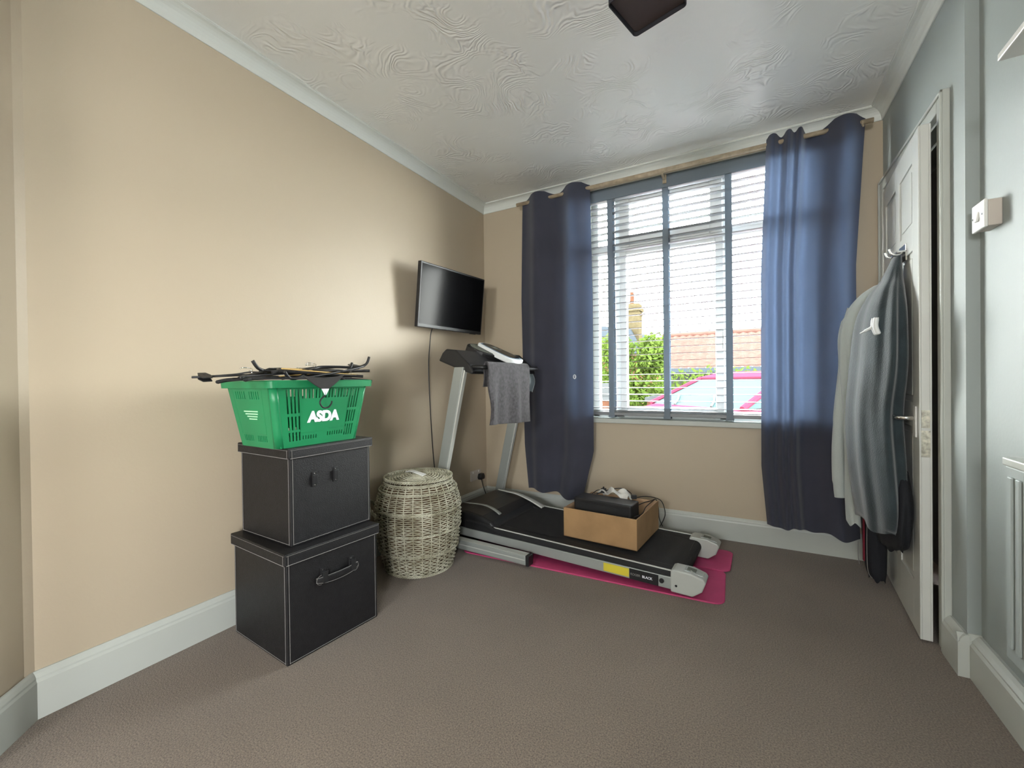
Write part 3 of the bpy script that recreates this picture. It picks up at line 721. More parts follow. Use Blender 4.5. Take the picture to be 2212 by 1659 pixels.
# ------------------------------------------------------------------ pink foam mats
def rounded(xs0, ys0, xs1, ys1, r, n=6):
    out = []
    for q, (cx, cy) in enumerate(((xs1-r, ys1-r), (xs0+r, ys1-r), (xs0+r, ys0+r), (xs1-r, ys0+r))):
        for k in range(n+1):
            a = q*PI/2+k/n*PI/2; out.append((cx+r*cos(a), cy+r*sin(a)))
    return out
m = MB(); m.prism(rounded(-.70, -.19, .70, .19, .05), 'z', 0, .0075); o = m.make('exercise_mat', m_pink, bevel=.003, loc=(1.103, 2.262, 0), rz=R(1.8))
tag(o, 'pink foam exercise mat sticking out along the front of the treadmill', 'mat', 'pink foam mats under the treadmill')
m = MB(); m.prism(rounded(-.68, -.15, .68, .15, .04), 'z', 0, .006); o = m.make('exercise_mat', m_pink, bevel=.002, loc=(1.140, 2.612, .0077), rz=R(-1.0))
tag(o, 'pink foam exercise mat nearer the wall showing only behind the treadmill end', 'mat', 'pink foam mats under the treadmill')

# ------------------------------------------------------------------ treadmill
TM = empty('treadmill', (1.0, 2.40, .020), R(-3.2), 'folding treadmill with silver side rails and black belt under the television', 'treadmill')
HW = .285
def tz(x, a, b): return a+(b-a)*(.65-x)/1.15   # height at x: a at rear (.65), b at front (-.5)
def sloped(name, mat, x0, x1, y0, y1, z0, z1, parent=TM, bevel=.003):
    # z0,z1: (rear,front) pairs
    m = MB(); v = []
    m.prism([(x0, tz(x0, *z0)), (x1, tz(x1, *z0)), (x1, tz(x1, *z1)), (x0, tz(x0, *z1))], 'y', y0, y1)
    return m.make(name, mat, parent=parent, bevel=bevel)
for s in (-1, 1):
    a, b = sorted((s*HW, s*(HW-.028)))
    sr = sloped('side_rail', m_silver, -.66, .66, a, b, (.010, .036), (.067, .085))
    a, b = sorted((s*(HW-.002), s*(HW-.082)))
    fr = sloped('foot_rail', m_blackm, -.60, .62, a, b, (.068, .086), (.090, .120))
    a, b = sorted((s*(HW-.012), s*(HW-.019)))
    o = sloped('trim_strip', m_silver2, -.55, .62, a, b, (.0895, .1195), (.0945, .1245), parent=fr, bevel=0)
    if s < 0:
        SR = sr
    # rear end cap
    a, b = sorted((s*(HW+.004), s*(HW-.090)))
    m = MB(); m.prism([(.600, .002), (.695, .000), (.735, .030), (.752, .075), (.742, .088), (.690, .104), (.615, .106), (.600, .100)], 'y', a, b)
    ec = m.make('end_cap', m_cap, parent=TM, bevel=.006, segs=3)
    a, b = sorted((s*(HW-.018), s*(HW-.072)))
    m = MB(); m.prism([(.655, .103), (.738, .0905), (.740, .094), (.657, .109)], 'y', a, b); ip = m.make('cap_inset', m_silver, parent=ec, bevel=.002)
    m = MB(); a, b = sorted((s*(HW-.030), s*(HW-.060))); m.prism([(.667, .1065), (.705, .100), (.706, .104), (.668, .110)], 'y', a, b); m.make('cap_window', m_mesh, parent=ip)
    if s < 0:
        m = MB(); m.tube([(.625, -HW-.0055, .035), (.625, -HW-.002, .035)], .0055, 10); m.make('screw', m_black, parent=ec)
m = MB()
m.grid(lambda u, v: (-.50+1.13*u, -.203+.406*v, tz(-.50+1.13*u, .090, .121)), 20, 2)
m.grid(lambda u, v: (.63+.032*sin(u*PI), -.203+.406*v, .058+.032*cos(u*PI)), 12, 2)
m.grid(lambda u, v: (-.50+1.13*u, -.203+.406*v, tz(-.50+1.13*u, .026, .050)), 4, 1)
m.make('running_belt', m_blackm, parent=TM, smooth=False)
sloped('deck', m_black, -.55, .60, -.20, .20, (.040, .064), (.080, .108))
# motor hood
m = MB(); prof = [(-.83, .02), (-.85, .08), (-.83, .150), (-.76, .180), (-.62, .185), (-.50, .172), (-.43, .148), (-.395, .118), (-.40, .06), (-.45, .03)]
m.prism(prof, 'y', -.275, .275); hood = m.make('motor_hood', m_black, parent=TM, bevel=.02, segs=4)
m = MB(); m.prism([(-.62, .145), (-.46, .138), (-.36, .108), (-.335, .082), (-.62, .082)], 'y', -.284, -.205); m.make('hood_shoulder', m_black, parent=hood, bevel=.014, segs=3)
m = MB(); m.prism([(-.62, .155), (-.46, .148), (-.36, .118), (-.335, .082), (-.62, .082)], 'y', .195, .284); m.make('hood_shoulder', m_black, parent=hood, bevel=.014, segs=3)
def swoosh(yc, w, z0, x0, x1, mat):
    m = MB()
    def f(u, v):
        x = x0+(x1-x0)*u; zz = .190 if x < -.58 else .190-.078*((x+.58)/.24)**1.7
        wd = w*(.25+.75*u**1.0); bow = .022*sin(u*PI)
        return (x, yc+(v-.5)*wd+bow*(1 if yc < 0 else -1), zz+z0)
    m.grid(f, 20, 3); return m.make('hood_accent', mat, parent=hood, solid=.004, smooth=True)
swoosh(.238, .062, .006, -.72, -.345, m_silver2)
swoosh(-.150, .030, .004, -.74, -.44, m_silver)
# base frame feet, wheels, cross tube
for s in (-1, 1):
    a, b = sorted((s*.335, s*.385))
    m = MB(); m.box((-.66, a, -.004), (-.125, b, .050)); bf = m.make('base_foot', m_silver, parent=TM, bevel=.008, segs=3)
    m = MB(); m.box((-.125, a-.001, -.006), (-.105, b+.001, .052)); m.make('foot_cap', m_black, parent=bf, bevel=.004)
    m = MB(); m.box((-.66, a+.004, .050), (-.125, b-.004, .0515)); m.box((-.66, (a if s < 0 else b)-.0008, .024), (-.13, (a if s < 0 else b)+.0008, .028)); m.make('foot_groove', m_silver2, parent=bf)
    m = MB(); m.tube([(-.69, a, .026), (-.69, b, .026)], .030, 16); m.make('transport_wheel', m_black, parent=bf, smooth=False)
    # uprights lean towards the user
    x0_, z0_, x1_, z1_ = -.815, .03, -.575, 1.075
    m = MB(); hw = .034; a, b = sorted((s*.342, s*.376))
    m.prism([(x0_-hw, z0_), (x0_+hw, z0_), (x1_+hw+.004, z1_), (x1_-hw, z1_)], 'y', a, b); up = m.make('upright', m_silver, parent=TM, bevel=.004)
    m = MB(); m.prism([(x0_+hw+.001, z0_+.06), (x0_+hw+.013, z0_+.06), (x1_+hw+.017, z1_), (x1_+hw+.005, z1_)], 'y', a+.004, b-.004); m.make('upright_trim', m_silver2, parent=up, bevel=.002)
m = MB(); m.box((-.80, -.38, .010), (-.74, .38, .055)); m.make('cross_tube', m_black, parent=TM, bevel=.006)
# labels on the near rail
def rail_z(x, f): lo, hi = tz(x, .010, .036), tz(x, .067, .085); return lo+(hi-lo)*f
def rail_patch(name, mat, xa, xb, f0, f1, th, parent):
    m = MB(); m.prism([(xa, rail_z(xa, f0)), (xb, rail_z(xb, f0)), (xb, rail_z(xb, f1)), (xa, rail_z(xa, f1))], 'y', -HW-th, -HW+.001); return m.make(name, mat, parent=parent)
yl = rail_patch('warning_sticker', m_yel, .275, .405, .14, .88, .0008, SR); yl['label'] = 'yellow sticker'
bl_ = rail_patch('brand_plate', m_black, .407, .545, .02, .94, .0016, SR); bl_['label'] = 'black name plate'
ang = math.atan2(rail_z(.545, .5)-rail_z(.41, .5), .135)
def rail_text(txt, size, off, x, mat, sp):
    me = text_mesh(txt, size, off, .0004, sp); me.materials.append(mat); o = bpy.data.objects.new('lettering', me); C.objects.link(o); o.parent = bl_
    o.matrix_local = Matrix.Translation((x, -HW-.0021, rail_z(x, .47)))@Matrix.Rotation(R(90), 4, 'X')@Matrix.Rotation(ang, 4, 'Z'); return o
rail_text('ROGER', .0155, 0, .436, m_stitch, .92)
rail_text('BLACK', .0165, .0003, .493, m_lett, .92)
m = MB(); m.tube([(.560, -HW-.006, rail_z(.56, .55)), (.560, -HW, rail_z(.56, .55))], .011, 14); m.make('lock_knob', m_black, parent=SR)
# console
cons = MB()
cons.prism([(-.735, 1.118), (-.705, 1.165), (-.675, 1.188), (-.600, 1.178), (-.500, 1.090), (-.470, 1.045), (-.480, 1.030), (-.560, 1.055), (-.700, 1.105)], 'y', -.372, .372)
cons = cons.make('console_body', m_black, parent=TM, bevel=.012, segs=3)
def slab(name, mat, outline, z0, z1, parent, org, tilt, bev=.004):
    m = MB(); m.prism(outline, 'z', z0, z1); m.xf(Matrix.Translation(org)@Matrix.Rotation(tilt, 4, 'Y')); return m.make(name, mat, parent=parent, bevel=bev, segs=3)
tilt = R(24)
pod = [(-.10+.0*a, b) for a, b in ()]
def ell(ax, ay, n, x0, p=2.6):
    return [(x0+ax*math.copysign(abs(cos(2*PI*k/n))**(2/p), cos(2*PI*k/n)), ay*math.copysign(abs(sin(2*PI*k/n))**(2/p), sin(2*PI*k/n))) for k in range(n)]
slab('console_pod', m_black, ell(.115, .185, 36, 0), -.03, .040, cons, (-.640, .02, 1.165), tilt, .008)
slab('speaker_panel', m_mesh, ell(.100, .165, 36, 0), .036, .043, cons, (-.640, .02, 1.165), tilt, .002)
tong = [(-.070, -.055), (-.03, -.072), (.10, -.088), (.20, -.085), (.235, -.062), (.245, 0), (.235, .062), (.20, .085), (.10, .088), (-.03, .072), (-.070, .055), (-.082, 0)]
def cr2(p, n=4): return [(v.x, v.y) for v in curve_pts([(a, b, 0) for a, b in p], n, True)]
tg = slab('display_surround', m_upvc, cr2(tong), .026, .062, cons, (-.640, .02, 1.165), tilt, .006)
slab('display_edge', m_bluegrey, cr2([(a*.9+.008, b*.86) for a, b in tong]), .060, .0645, tg, (-.640, .02, 1.165), tilt, .001)
dp = slab('display_panel', m_screen, cr2([(a*.84+.014, b*.74) for a, b in tong]), .0625, .066, tg, (-.640, .02, 1.165), tilt, .001)
slab('display_window', m_mesh, [(.01, -.03), (.07, -.03), (.07, .03), (.01, .03)], .066, .067, dp, (-.640, .02, 1.165), tilt, 0)
# handlebar across the console and two short side grips
m = MB(); m.tube(curve_pts([(-.52, -.345, 1.075), (-.45, -.340, 1.072), (-.415, -.300, 1.070), (-.41, -.1, 1.070), (-.41, .1, 1.070), (-.415, .275, 1.070), (-.45, .315, 1.072), (-.52, .320, 1.075)], 6), .013, 12)
m.make('handlebar', m_black, parent=TM, smooth=True)

# towel over the handlebar
m = MB()
def tw(u, v):   # u along the bar, v over it: 0 front hem .. 1 back hem
    y = -.345+.475*u; L = -.34+.46*v      # L<0 front drop, >0 back drop
    fold = .010*sin(u*11+1)+.006*sin(u*23)
    if L < -.02: x = .020+fold*min(1, (-L)*5)+.01*(-L); z = L
    elif L < .02: a = (L+.02)/.04*PI; x = .018*cos(a); z = -.02+.036*sin(a)+.01
    else: x = -.020-fold*min(1, L*5)*.6; z = -L
    sq_ = 1-.10*max(0, -L)/.34*sin(u*PI)
    yy = y*1.0+(.035*(-L) if L < 0 else 0)-.04*max(0, -L-.05)*(1-u)*2+.015*sin(v*9)*(u < .05)
    if u < .12: z += 0
    return (x, yy, z-.022*u*(L < -.2))
m.grid(tw, 60, 60)
tag(m.make('towel', m_towel, smooth=True, solid=.006, loc=(1.0-.408, 2.40+.036, 1.096), rz=R(-3.2)), 'grey towel draped over the treadmill handlebar', 'towel')
# small dark pouch hanging behind the towel
m = MB(); m.grid(lambda u, v: (.012*sin(v*3)+.008*sin(u*7), -.06+.115*u+.012*sin(v*5), -.125*v*(1-.12*sin(u*PI))), 14, 14)
tag(m.make('cloth_pouch', m_coat, smooth=True, solid=.008, loc=(.590, 2.600, 1.055), rz=R(-3.2)), 'small dark cloth hanging at the far end of the treadmill handlebar', 'cloth')

# ------------------------------------------------------------------ television
tv = empty('television', (.148, 2.366, 1.56), 0, 'flat black television on a wall bracket in the left corner', 'television')
_a = Vector((sin(.09), cos(.09), 0)); _n0 = Vector((cos(.09), -sin(.09), 0)); _up = Vector((0, 0, 1))*cos(.105)+_n0*sin(.105); _n = _a.cross(_up)
Rt = Matrix((_a, _up, _n)).transposed().to_4x4(); tv.matrix_world = Matrix.Translation((.148, 2.366, 1.56))@Rt
w2, h2 = .320, .2045
m = MB(); m.box((-w2, -h2, -.028), (w2, h2, 0)); m.make('casing', m_black, parent=tv, bevel=.004)
m = MB(); m.box((-w2+.012, -h2+.022, -.002), (w2-.012, h2-.012, .0008)); m.make('screen', m_screen, parent=tv)
m = MB(); m.box((-w2*.7, -h2*.75, -.055), (w2*.7, h2*.45, -.026)); m.make('rear_housing', m_black, parent=tv, bevel=.01)
m = MB(); m.box((.20, -h2-.004, -.012), (.26, -h2+.001, -.003)); m.make('sensor_lip', m_black, parent=tv)
wb = MB(); wb.box((.0, 2.33, 1.49), (.012, 2.42, 1.63)).box((.01, 2.355, 1.53), (.075, 2.395, 1.59)).box((.07, 2.34, 1.50), (.095, 2.41, 1.62))
o = wb.make('wall_bracket', m_black, bevel=.003); o.parent = tv; o.matrix_parent_inverse = (Matrix.Translation((.148, 2.366, 1.56))@Rt).inverted()
m = MB(); m.tube(curve_pts([(.085, 2.275, 1.385), (.03, 2.272, 1.365), (.012, 2.268, 1.25), (.010, 2.257, 1.088), (.011, 2.270, .773), (.012, 2.297, .458), (.03, 2.32, .26), (.024, 2.42, .215)], 8), .0032, 6)
tag(m.make('television_cable', m_black, smooth=True), 'thin black cable hanging down the wall from the television', 'cable')

# wall socket with plug
so = empty('wall_socket', (0, 2.80, .262), label='cream double wall socket low in the left corner', cat='socket')
m = MB(); m.box((0, 2.745, .225), (.010, 2.885, .305)); at(m.make('socket_plate', m_box2, bevel=.003), so)
for y in (2.765, 2.845):
    m = MB(); m.box((.010, y, .285), (.013, y+.01, .298)); at(m.make('rocker', m_switch), so)
pl = empty('plug', (.012, 2.860, .25), label='black plug pushed into the corner wall socket with its lead', cat='plug')
m = MB(); m.prism([(2.835, .225), (2.885, .225), (2.892, .245), (2.880, .272), (2.840, .272), (2.828, .245)], 'x', .011, .045); at(m.make('plug_body', m_black, bevel=.005), pl)
m = MB(); m.tube(curve_pts([(.03, 2.86, .228), (.035, 2.862, .20), (.05, 2.865, .15), (.08, 2.86, .09), (.12, 2.85, .035)], 6), .0035, 6); at(m.make('lead', m_black, smooth=True), pl)

# ------------------------------------------------------------------ open carton on the treadmill
cb = empty('cardboard_box', (1.215, 2.415, .1345), R(-5), 'open brown cardboard box standing on the treadmill belt', 'cardboard box')
cw, cd, ch, ct = .415, .400, .160, .004
m = MB(); m.box((-cw/2, -cd/2, 0), (cw/2, cd/2, ct)); m.make('box_base', m_card, parent=cb)
m = MB()
m.box((-cw/2, -cd/2, 0), (cw/2, -cd/2+ct, ch)).box((-cw/2, cd/2-ct, 0), (cw/2, cd/2, ch)).box((-cw/2, -cd/2+ct, 0), (-cw/2+ct, cd/2-ct, ch)).box((cw/2-ct, -cd/2+ct, 0), (cw/2, cd/2-ct, ch))
m.make('box_wall', m_card, parent=cb)
m = MB(); e = .0006; m.box((-cw/2+ct, -cd/2+ct, ch*.5), (cw/2-ct, -cd/2+ct+e, ch)).box((-cw/2+ct, cd/2-ct-e, ct), (cw/2-ct, cd/2-ct, ch)).box((cw/2-ct-e, -cd/2+ct, ct), (cw/2-ct, cd/2-ct, ch)).box((-cw/2+ct, -cd/2+ct, ct), (-cw/2+ct+e, cd/2-ct, ch))
m.make('inner_face', m_cardin, parent=cb)
m = MB(); m.prism(rounded(-.172, -.062, .172, .062, .012), 'z', 0, .112); o = m.make('radio', m_black, bevel=.008, segs=3, loc=(1.192, 2.372, .222), rz=R(-7))
tag(o, 'long black box-shaped appliance lying in the open carton', 'appliance')
m = MB(); m.box((-.155, -.0635, .02), (.155, -.0615, .088)); q = m.make('front_grille', m_blackm, parent=o)
m = MB(); m.box((-.16, -.10, 0), (.16, .12, .085)); tag(m.make('carton_contents', m_coat2, bevel=.02, loc=(1.205, 2.42, .1385+.001), rz=R(-5)), 'dark bundle filling the bottom of the cardboard box', 'bundle')
m = MB(); rnd = random.Random(3)
def cr(u, v):
    x = -.095+.19*u; y = -.035+.07*v; return (x, y+.01*sin(u*9), .030*sin(u*PI)*(1.0)+.012*sin(u*13+v*5)+.010*cos(v*9+u*4)+.012)
m.grid(cr, 22, 10); tag(m.make('plastic_bag', m_bag, solid=.002, loc=(1.215, 2.475, .315), rz=R(-14)), 'crumpled white plastic wrapper on the box contents', 'wrapper')
def cable(pts, label, r=.0026):
    m = MB(); m.tube(curve_pts(pts, 8), r, 6); return tag(m.make('cable', m_black, smooth=True), label, 'cable', 'black cables in the cardboard box')
cable([(1.12, 2.43, .338), (1.17, 2.50, .352), (1.24, 2.53, .362), (1.30, 2.50, .350), (1.33, 2.45, .338), (1.38, 2.50, .338), (1.42, 2.585, .315), (1.455, 2.62, .285), (1.470, 2.63, .21), (1.440, 2.64, .134)], 'black cable looping from behind the white wrapper over the box corner')
cable([(1.345, 2.38, .300), (1.375, 2.48, .305), (1.405, 2.560, .302), (1.424, 2.605, .300), (1.436, 2.61, .25), (1.438, 2.62, .19), (1.452, 2.64, .135)], 'black cable running along the right side of the cardboard box')
cable([(1.36, 2.33, .265), (1.388, 2.40, .268), (1.392, 2.48, .285), (1.418, 2.60, .302)], 'short black cable in the right of the cardboard box')
cable([(1.06, 2.50, .31), (1.09, 2.53, .333), (1.12, 2.50, .345), (1.14, 2.46, .342), (1.10, 2.44, .338)], 'black cable coiled at the back left of the cardboard box')
m = MB(); m.box((-.014, -.012, 0), (.014, .012, .026)).tube([(0, 0, .026), (0, 0, .036)], .005, 8); tag(m.make('plug', m_black, bevel=.003, loc=(1.145, 2.485, .336)), 'small black plug standing left of the white wrapper', 'plug')
m = MB(); m.box((-.014, -.012, 0), (.014, .012, .022)); tag(m.make('plug', m_black, bevel=.003, loc=(1.335, 2.435, .335), rz=R(30)), 'small black plug lying right of the white wrapper', 'plug')

# ------------------------------------------------------------------ clothes on the door
hk = empty('over_door_hook', (2.47, 2.39, 1.52), label='chrome hook at the top of the clothes hung on the door', cat='hook')
m = MB(); m.box((2.452, 2.345, 1.525), (2.485, 2.435, 1.533)).box((2.479, 2.345, 1.49), (2.486, 2.435, 1.56)); at(m.make('hook_plate', m_chrome, bevel=.002), hk)
for y in (2.36, 2.42):
    m = MB(); m.tube(curve_pts([(2.482, y, 1.535), (2.462, y, 1.520), (2.440, y, 1.525), (2.430, y, 1.548)], 5), .0045, 8); at(m.make('prong', m_chrome, smooth=True), hk)
def hang(name, mat, secs, seed, label, cat, fold=.10, nf=9, n=64, group=None):
    # secs: z, cx, cy, half-x, half-y ; closed loft with folds
    rn = random.Random(seed); ph = [rn.uniform(0, 6.28) for _ in range(6)]
    m = MB(); zs = [s_[0] for s_ in secs]
    def at_z(t):
        f = t*(len(secs)-1); i = min(int(f), len(secs)-2); q = f-i
        p0, p1, p2, p3 = secs[max(i-1, 0)], secs[i], secs[i+1], secs[min(i+2, len(secs)-1)]
        return [.5*((2*b)+(c_-a)*q+(2*a-5*b+4*c_-d)*q*q+(3*b-a-3*c_+d)*q**3) for a, b, c_, d in zip(p0, p1, p2, p3)]
    def f(u, v):
        z, cx, cy, hx, hy = at_z(v); a = 2*PI*u
        k = 1+fold*min(1, v*2.2)*(.55*sin(nf*a+ph[0]+v*1.5)+.30*sin((nf+4)*a+ph[1]-v*3)+.2*sin(3*a+ph[2]+v*5))
        x = cx+hx*cos(a)*k; y = cy+hy*sin(a)*k
        dx_ = 2.474+(y-2.164)*.063-.004   # stay in front of the door face
        zz = z+(.012*sin(5*a+ph[3]) if v > .98 else 0)
        return (min(x, dx_), y, zz)
    m.grid(f, n, 60, closeu=True)
    m.bm.verts.ensure_lookup_table()
    return tag(m.make(name, mat, smooth=True, solid=.0), label, cat, group)
hang('coat', m_coat, [(1.515, 2.462, 2.395, .014, .040), (1.46, 2.452, 2.395, .026, .060), (1.42, 2.445, 2.41, .035, .095), (1.36, 2.43, 2.44, .055, .170), (1.25, 2.415, 2.455, .075, .235), (1.05, 2.405, 2.46, .085, .262), (.85, 2.40, 2.490, .09, .235), (.65, 2.40, 2.47, .09, .255), (.47, 2.405, 2.45, .08, .265), (.37, 2.41, 2.46, .07, .24)], 3, 'dark slate coat hanging in front on the open door', 'coat', .10, 8)
hang('dressing_gown', m_robe, [(1.445, 2.455, 2.66, .020, .05), (1.41, 2.435, 2.70, .045, .08), (1.34, 2.405, 2.735, .060, .070), (1.22, 2.385, 2.745, .064, .055), (1.05, 2.382, 2.745, .062, .055), (.80, 2.384, 2.74, .052, .060), (.60, 2.388, 2.735, .050, .065), (.42, 2.386, 2.73, .048, .065), (.27, 2.386, 2.725, .044, .060)], 9, 'pale grey fleece dressing gown hanging behind the dark coat', 'dressing gown', .14, 5)
m = MB()   # gown sleeve
m.tube(curve_pts([(2.375, 2.765, 1.36), (2.345, 2.775, 1.22), (2.345, 2.775, 1.06), (2.325, 2.770, .85), (2.312, 2.765, .65), (2.312, 2.76, .47), (2.318, 2.76, .385)], 7), [.020]*4+[.026]*20+[.024]*12+[.021]*7, 12, flat=(1, 1.15))
sl = m.make('sleeve', m_robe, smooth=True); dg = [o for o in C.objects if o.name.startswith('dressing_gown')][0]; sl.parent = dg
hang('jacket', m_coat2, [(.62, 2.445, 2.40, .035, .16), (.52, 2.44, 2.38, .045, .19), (.42, 2.435, 2.375, .050, .19), (.33, 2.44, 2.39, .045, .16), (.28, 2.445, 2.43, .035, .10)], 21, 'black jacket hem showing below the dark coat', 'jacket', .10, 7)
bag = hang('garment_bag', m_coat2, [(.60, 2.44, 2.62, .030, .07), (.45, 2.425, 2.63, .045, .09), (.25, 2.430, 2.635, .045, .085), (.10, 2.435, 2.64, .040, .075), (.045, 2.44, 2.64, .030, .060)], 33, 'tall thin dark bag with a red stripe hanging lowest on the door', 'bag', .05, 4)
m = MB(); m.box((2.380, 2.585, .13), (2.386, 2.605, .36)); q = m.make('side_stripe', m_red, bevel=.002); q.parent = bag; q['label'] = 'dark red stripe'
m = MB(); m.tube(curve_pts([(2.392, 2.560, .42), (2.388, 2.560, .25), (2.392, 2.565, .10), (2.41, 2.57, .06)], 6), .0016, 6); m.tube(curve_pts([(2.372, 2.655, .20), (2.372, 2.652, .13), (2.376, 2.65, .09)], 5), .0018, 6); q = m.make('zip', m_stitch, smooth=True); q.parent = bag
ph_ = empty('door_peg', (2.36, 2.33, 1.22), label='white plastic two-lobed peg sticking out through the dark coat', cat='peg')
for s in (-1, 1):
    m = MB(); m.tube(curve_pts([(2.362, 2.215+s*.010, 1.178), (2.352, 2.215+s*.014, 1.21), (2.354, 2.215+s*.018, 1.245)], 6), [.006]+[.0095]*10+[.0085]*2, 10); at(m.make('peg_lobe', m_upvc, smooth=True), ph_)
m = MB(); m.tube(curve_pts([(2.36, 2.215, 1.215), (2.34, 2.235, 1.205), (2.315, 2.262, 1.190)], 5), [.007]*5+[.006]*3+[.003]*3, 10); at(m.make('peg_arm', m_upvc, smooth=True), ph_)

# ------------------------------------------------------------------ outside
m = MB(); m.box((-30, D+.35, -.52), (30, 60, -.40)); tag(m.make('driveway', m_conc), kind='structure')
m = MB(); m.box((WR2+.14, -9, -.2), (12, 1.3, -.1)); tag(m.make('added_bounce_ground', m_bounce), kind='structure')  # unseen pale ground added to bounce light through the side opening onto the ceiling
def leafy(name, label, blobs, n, mat, size, trunk, loc, cat='tree', group=None):
    t = empty(name, loc, 0, label, cat, group); rn = random.Random(len(name)*7+n); m = MB()
    for i in range(n):
        c_, r_ = blobs[rn.randrange(len(blobs))]
        d = Vector((rn.gauss(0, 1), rn.gauss(0, 1), rn.gauss(0, 1))); d.normalize(); p = Vector(c_)+Vector((d.x*r_[0], d.y*r_[1], d.z*r_[2]))*(rn.uniform(.3, 1.08))
        a = Vector((rn.gauss(0, 1), rn.gauss(0, 1), rn.gauss(0, 1))).normalized(); b = a.cross(Vector((rn.gauss(0, 1), rn.gauss(0, 1), rn.gauss(0, 1)))).normalized(); s = size*rn.uniform(.6, 1.3)
        m.quad(p-a*s, p+b*s*.5, p+a*s, p-b*s*.5)
    m.make('foliage', mat, parent=t, fixn=False)
    m = MB(); m.tube([(0, 0, 0), (0.02, 0, trunk)], [.09, .05], 8); m.make('trunk', m_bark, parent=t)
    return t
leafy('garden_bush', 'bright green leafy bush across the drive, seen through the blind', [((.0, 0, 1.45), (.75, .6, .75)), ((-.35, 0, 2.05), (.35, .4, .38)), ((.42, 0, 1.9), (.32, .4, .45)), ((.3, -.1, .9), (.8, .6, .5)), ((-.5, 0, 1.1), (.5, .4, .7))], 9000, m_leaf, .055, 1.4, (-.25, 9.2, -.4))
leafy('garden_bush', 'low green hedge below the tiled roof', [((0, 0, .9), (1.9, .5, .75))], 4500, m_leaf, .055, .8, (1.3, 11.0, -.4), 'bush')
leafy('garden_tree', 'green tree at the far left edge of the window', [((0, 0, 2.6), (.45, .5, .7)), ((-.2, 0, 3.4), (.4, .4, .6))], 1800, m_leaf, .07, 2.6, (-2.6, 11.6, -.4))
leafy('garden_shrub', 'purple-leaved shrub left of the green bush', [((0, 0, 1.55), (.55, .5, .7)), ((.3, 0, 2.0), (.25, .3, .4)), ((-.1, 0, 1.0), (.6, .5, .5))], 5200, m_leafd, .05, 1.2, (-1.95, 10.3, -.4), 'shrub')
# low building with a red pantile roof
bd = empty('bungalow', (5.0, 15, -.4), label='low building with a red pantiled roof behind the car', cat='building')
m = MB(); m.box((-.6, 14.4, -.4), (12, 19, 1.35)); at(m.make('wall', m_render), bd)
m = MB(); nx, ny = 420, 22
def rf(u, v):
    x = -.9+13*u; k = v*14; fr = k-int(k); z = 1.30+1.28*v+.020*sin(x*2*PI/.24)+.028*(1-fr)
    return (x, 14.0+2.6*v, z)
m.grid(rf, nx, 56); rt = at(m.make('roof', m_tile, fixn=False), bd)
m = MB(); m.tube([(-.9, 16.6, 2.60), (12.1, 16.6, 2.60)], .09, 10); at(m.make('ridge', m_tile), bd)
m = MB(); m.box((-.9, 13.93, 1.20), (12.1, 14.02, 1.33)); at(m.make('gutter', m_slate), bd)
# house further off with chimney
hs = empty('distant_house', (-4.2, 20, -.4), label='distant house with a yellow brick chimney above the bush', cat='building')
m = MB(); m.box((-7.5, 20, -.4), (-2.6, 26, 2.3)); at(m.make('wall', m_brick), hs)
m = MB(); m.prism([(-7.7, 2.2), (-2.3, 2.2), (-2.9, 3.35), (-6.5, 3.9)], 'y', 19.8, 26); at(m.make('roof', m_slate), hs)
m = MB(); m.box((-3.15, 20.2, 2.6), (-2.55, 20.9, 4.55)).box((-3.22, 20.12, 4.2), (-2.48, 20.98, 4.36)).box((-3.2, 20.15, 4.02), (-2.5, 20.95, 4.10)); ck = at(m.make('chimney', m_cbrick), hs)
m = MB(); m.lathe([(.11, 0), (.09, .55), (.11, .58)], 14, (-2.92, 20.5, 4.55)); q = m.make('chimney_pot', m_brick); q.parent = ck
# garden wall with piers
gw = empty('garden_wall', (-.9, 7.4, -.4), label='low orange brick garden wall with piers', cat='garden wall')
m = MB(); m.box((-3.2, 7.35, -.4), (.9, 7.47, .42)); at(m.make('wall_panel', m_brick), gw)
for x in (-1.28, -.22, .60):
    m = MB(); m.box((x-.17, 7.25, -.4), (x+.17, 7.58, .66)); p_ = at(m.make('pier', m_brick), gw)
    m = MB(); m.box((x-.20, 7.22, .66), (x+.20, 7.61, .71)).box((x-.14, 7.28, .71), (x+.14, 7.55, .95) if x > -.5 and x < 0 else (x+.14, 7.55, .73)); q = m.make('coping', m_stone); q.parent = p_
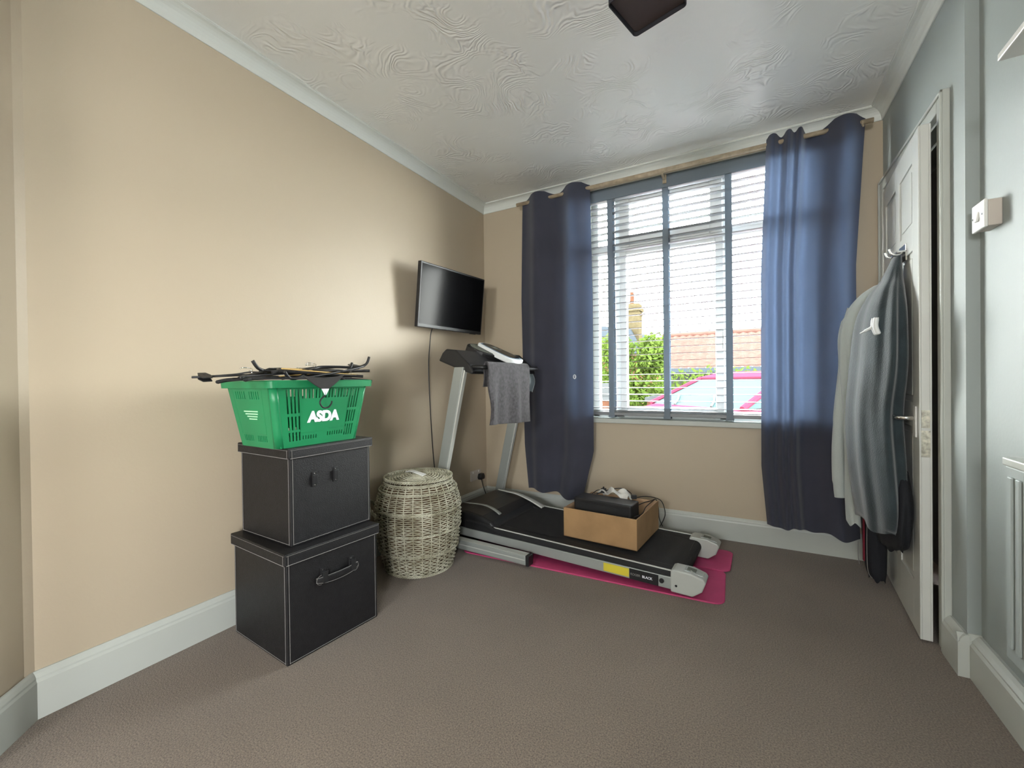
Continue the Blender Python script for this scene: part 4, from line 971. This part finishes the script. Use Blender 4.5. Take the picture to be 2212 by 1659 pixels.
# cars
def car(loc, rz, label, sc=1.0):
    t = empty('parked_car', loc, rz, label, 'car'); t.scale = (sc, sc, sc)
    m = MB()
    low = [(-1.95, .30), (-1.93, .70), (-1.80, .90), (-1.10, 1.03), (1.80, 1.06), (2.0, .86), (2.02, .35)]
    W2 = .86
    ring = []
    for y, k in ((-W2, .97), (-W2+.10, 1.0), (W2-.10, 1.0), (W2, .97)): ring.append([m.bm.verts.new((x*k, y, z if k == 1 else .30+(z-.30)*.94)) for x, z in low])
    for A, B in zip(ring, ring[1:]):
        for i in range(len(low)): m.bm.faces.new((A[i], A[(i+1) % len(low)], B[(i+1) % len(low)], B[i]))
    m.bm.faces.new(ring[0]); m.bm.faces.new(ring[-1][::-1]); m.make('car_body', m_carred, parent=t, bevel=.04, segs=3)
    gh = [(-1.15, 1.02), (-.35, 1.38), (.0, 1.43), (1.25, 1.43), (1.85, 1.05)]
    m = MB(); A = [m.bm.verts.new((x, -W2+.06 if z < 1.2 else -W2+.20, z)) for x, z in gh]; B = [m.bm.verts.new((x, W2-.06 if z < 1.2 else W2-.20, z)) for x, z in gh]
    for i in range(5): m.bm.faces.new((A[i], A[(i+1) % 5], B[(i+1) % 5], B[i]))
    m.bm.faces.new(A); m.bm.faces.new(B[::-1]); m.make('glasshouse', m_carglass, parent=t, bevel=.02)
    m = MB(); m.prism([(-.38, 1.352), (.0, 1.425), (1.28, 1.43), (1.30, 1.47), (.0, 1.475), (-.40, 1.40)], 'y', -W2+.17, W2-.17); m.make('roof', m_carred, parent=t, bevel=.02)
    for s in (-1, 1):
        yb, yt = s*(W2-.05), s*(W2-.19)
        m = MB(); m.tube([(-1.17, yb, 1.03), (-.37, yt, 1.38)], .035, 6).tube([(.30, yb, 1.05), (.32, yt, 1.43)], .035, 6).tube([(1.87, yb, 1.06), (1.27, yt, 1.43)], .05, 6); m.make('pillar', m_carred, parent=t)
        for x in (-1.25, 1.25):
            m = MB(); m.tube([(x, s*(W2-.18), .31), (x, s*(W2+.005), .31)], .31, 24); m.make('wheel', m_tyre, parent=t)
    for y in (-.35, .30):
        m = MB(); m.tube(curve_pts([(-1.17, y, 1.035), (-1.05, y+.08, 1.085), (-.90, y+.22, 1.15)], 4), .012, 5); m.make('wiper', m_tyre, parent=t)
    return t
car((2.02, 6.85, -.37), R(48), 'bright red car parked outside the window')
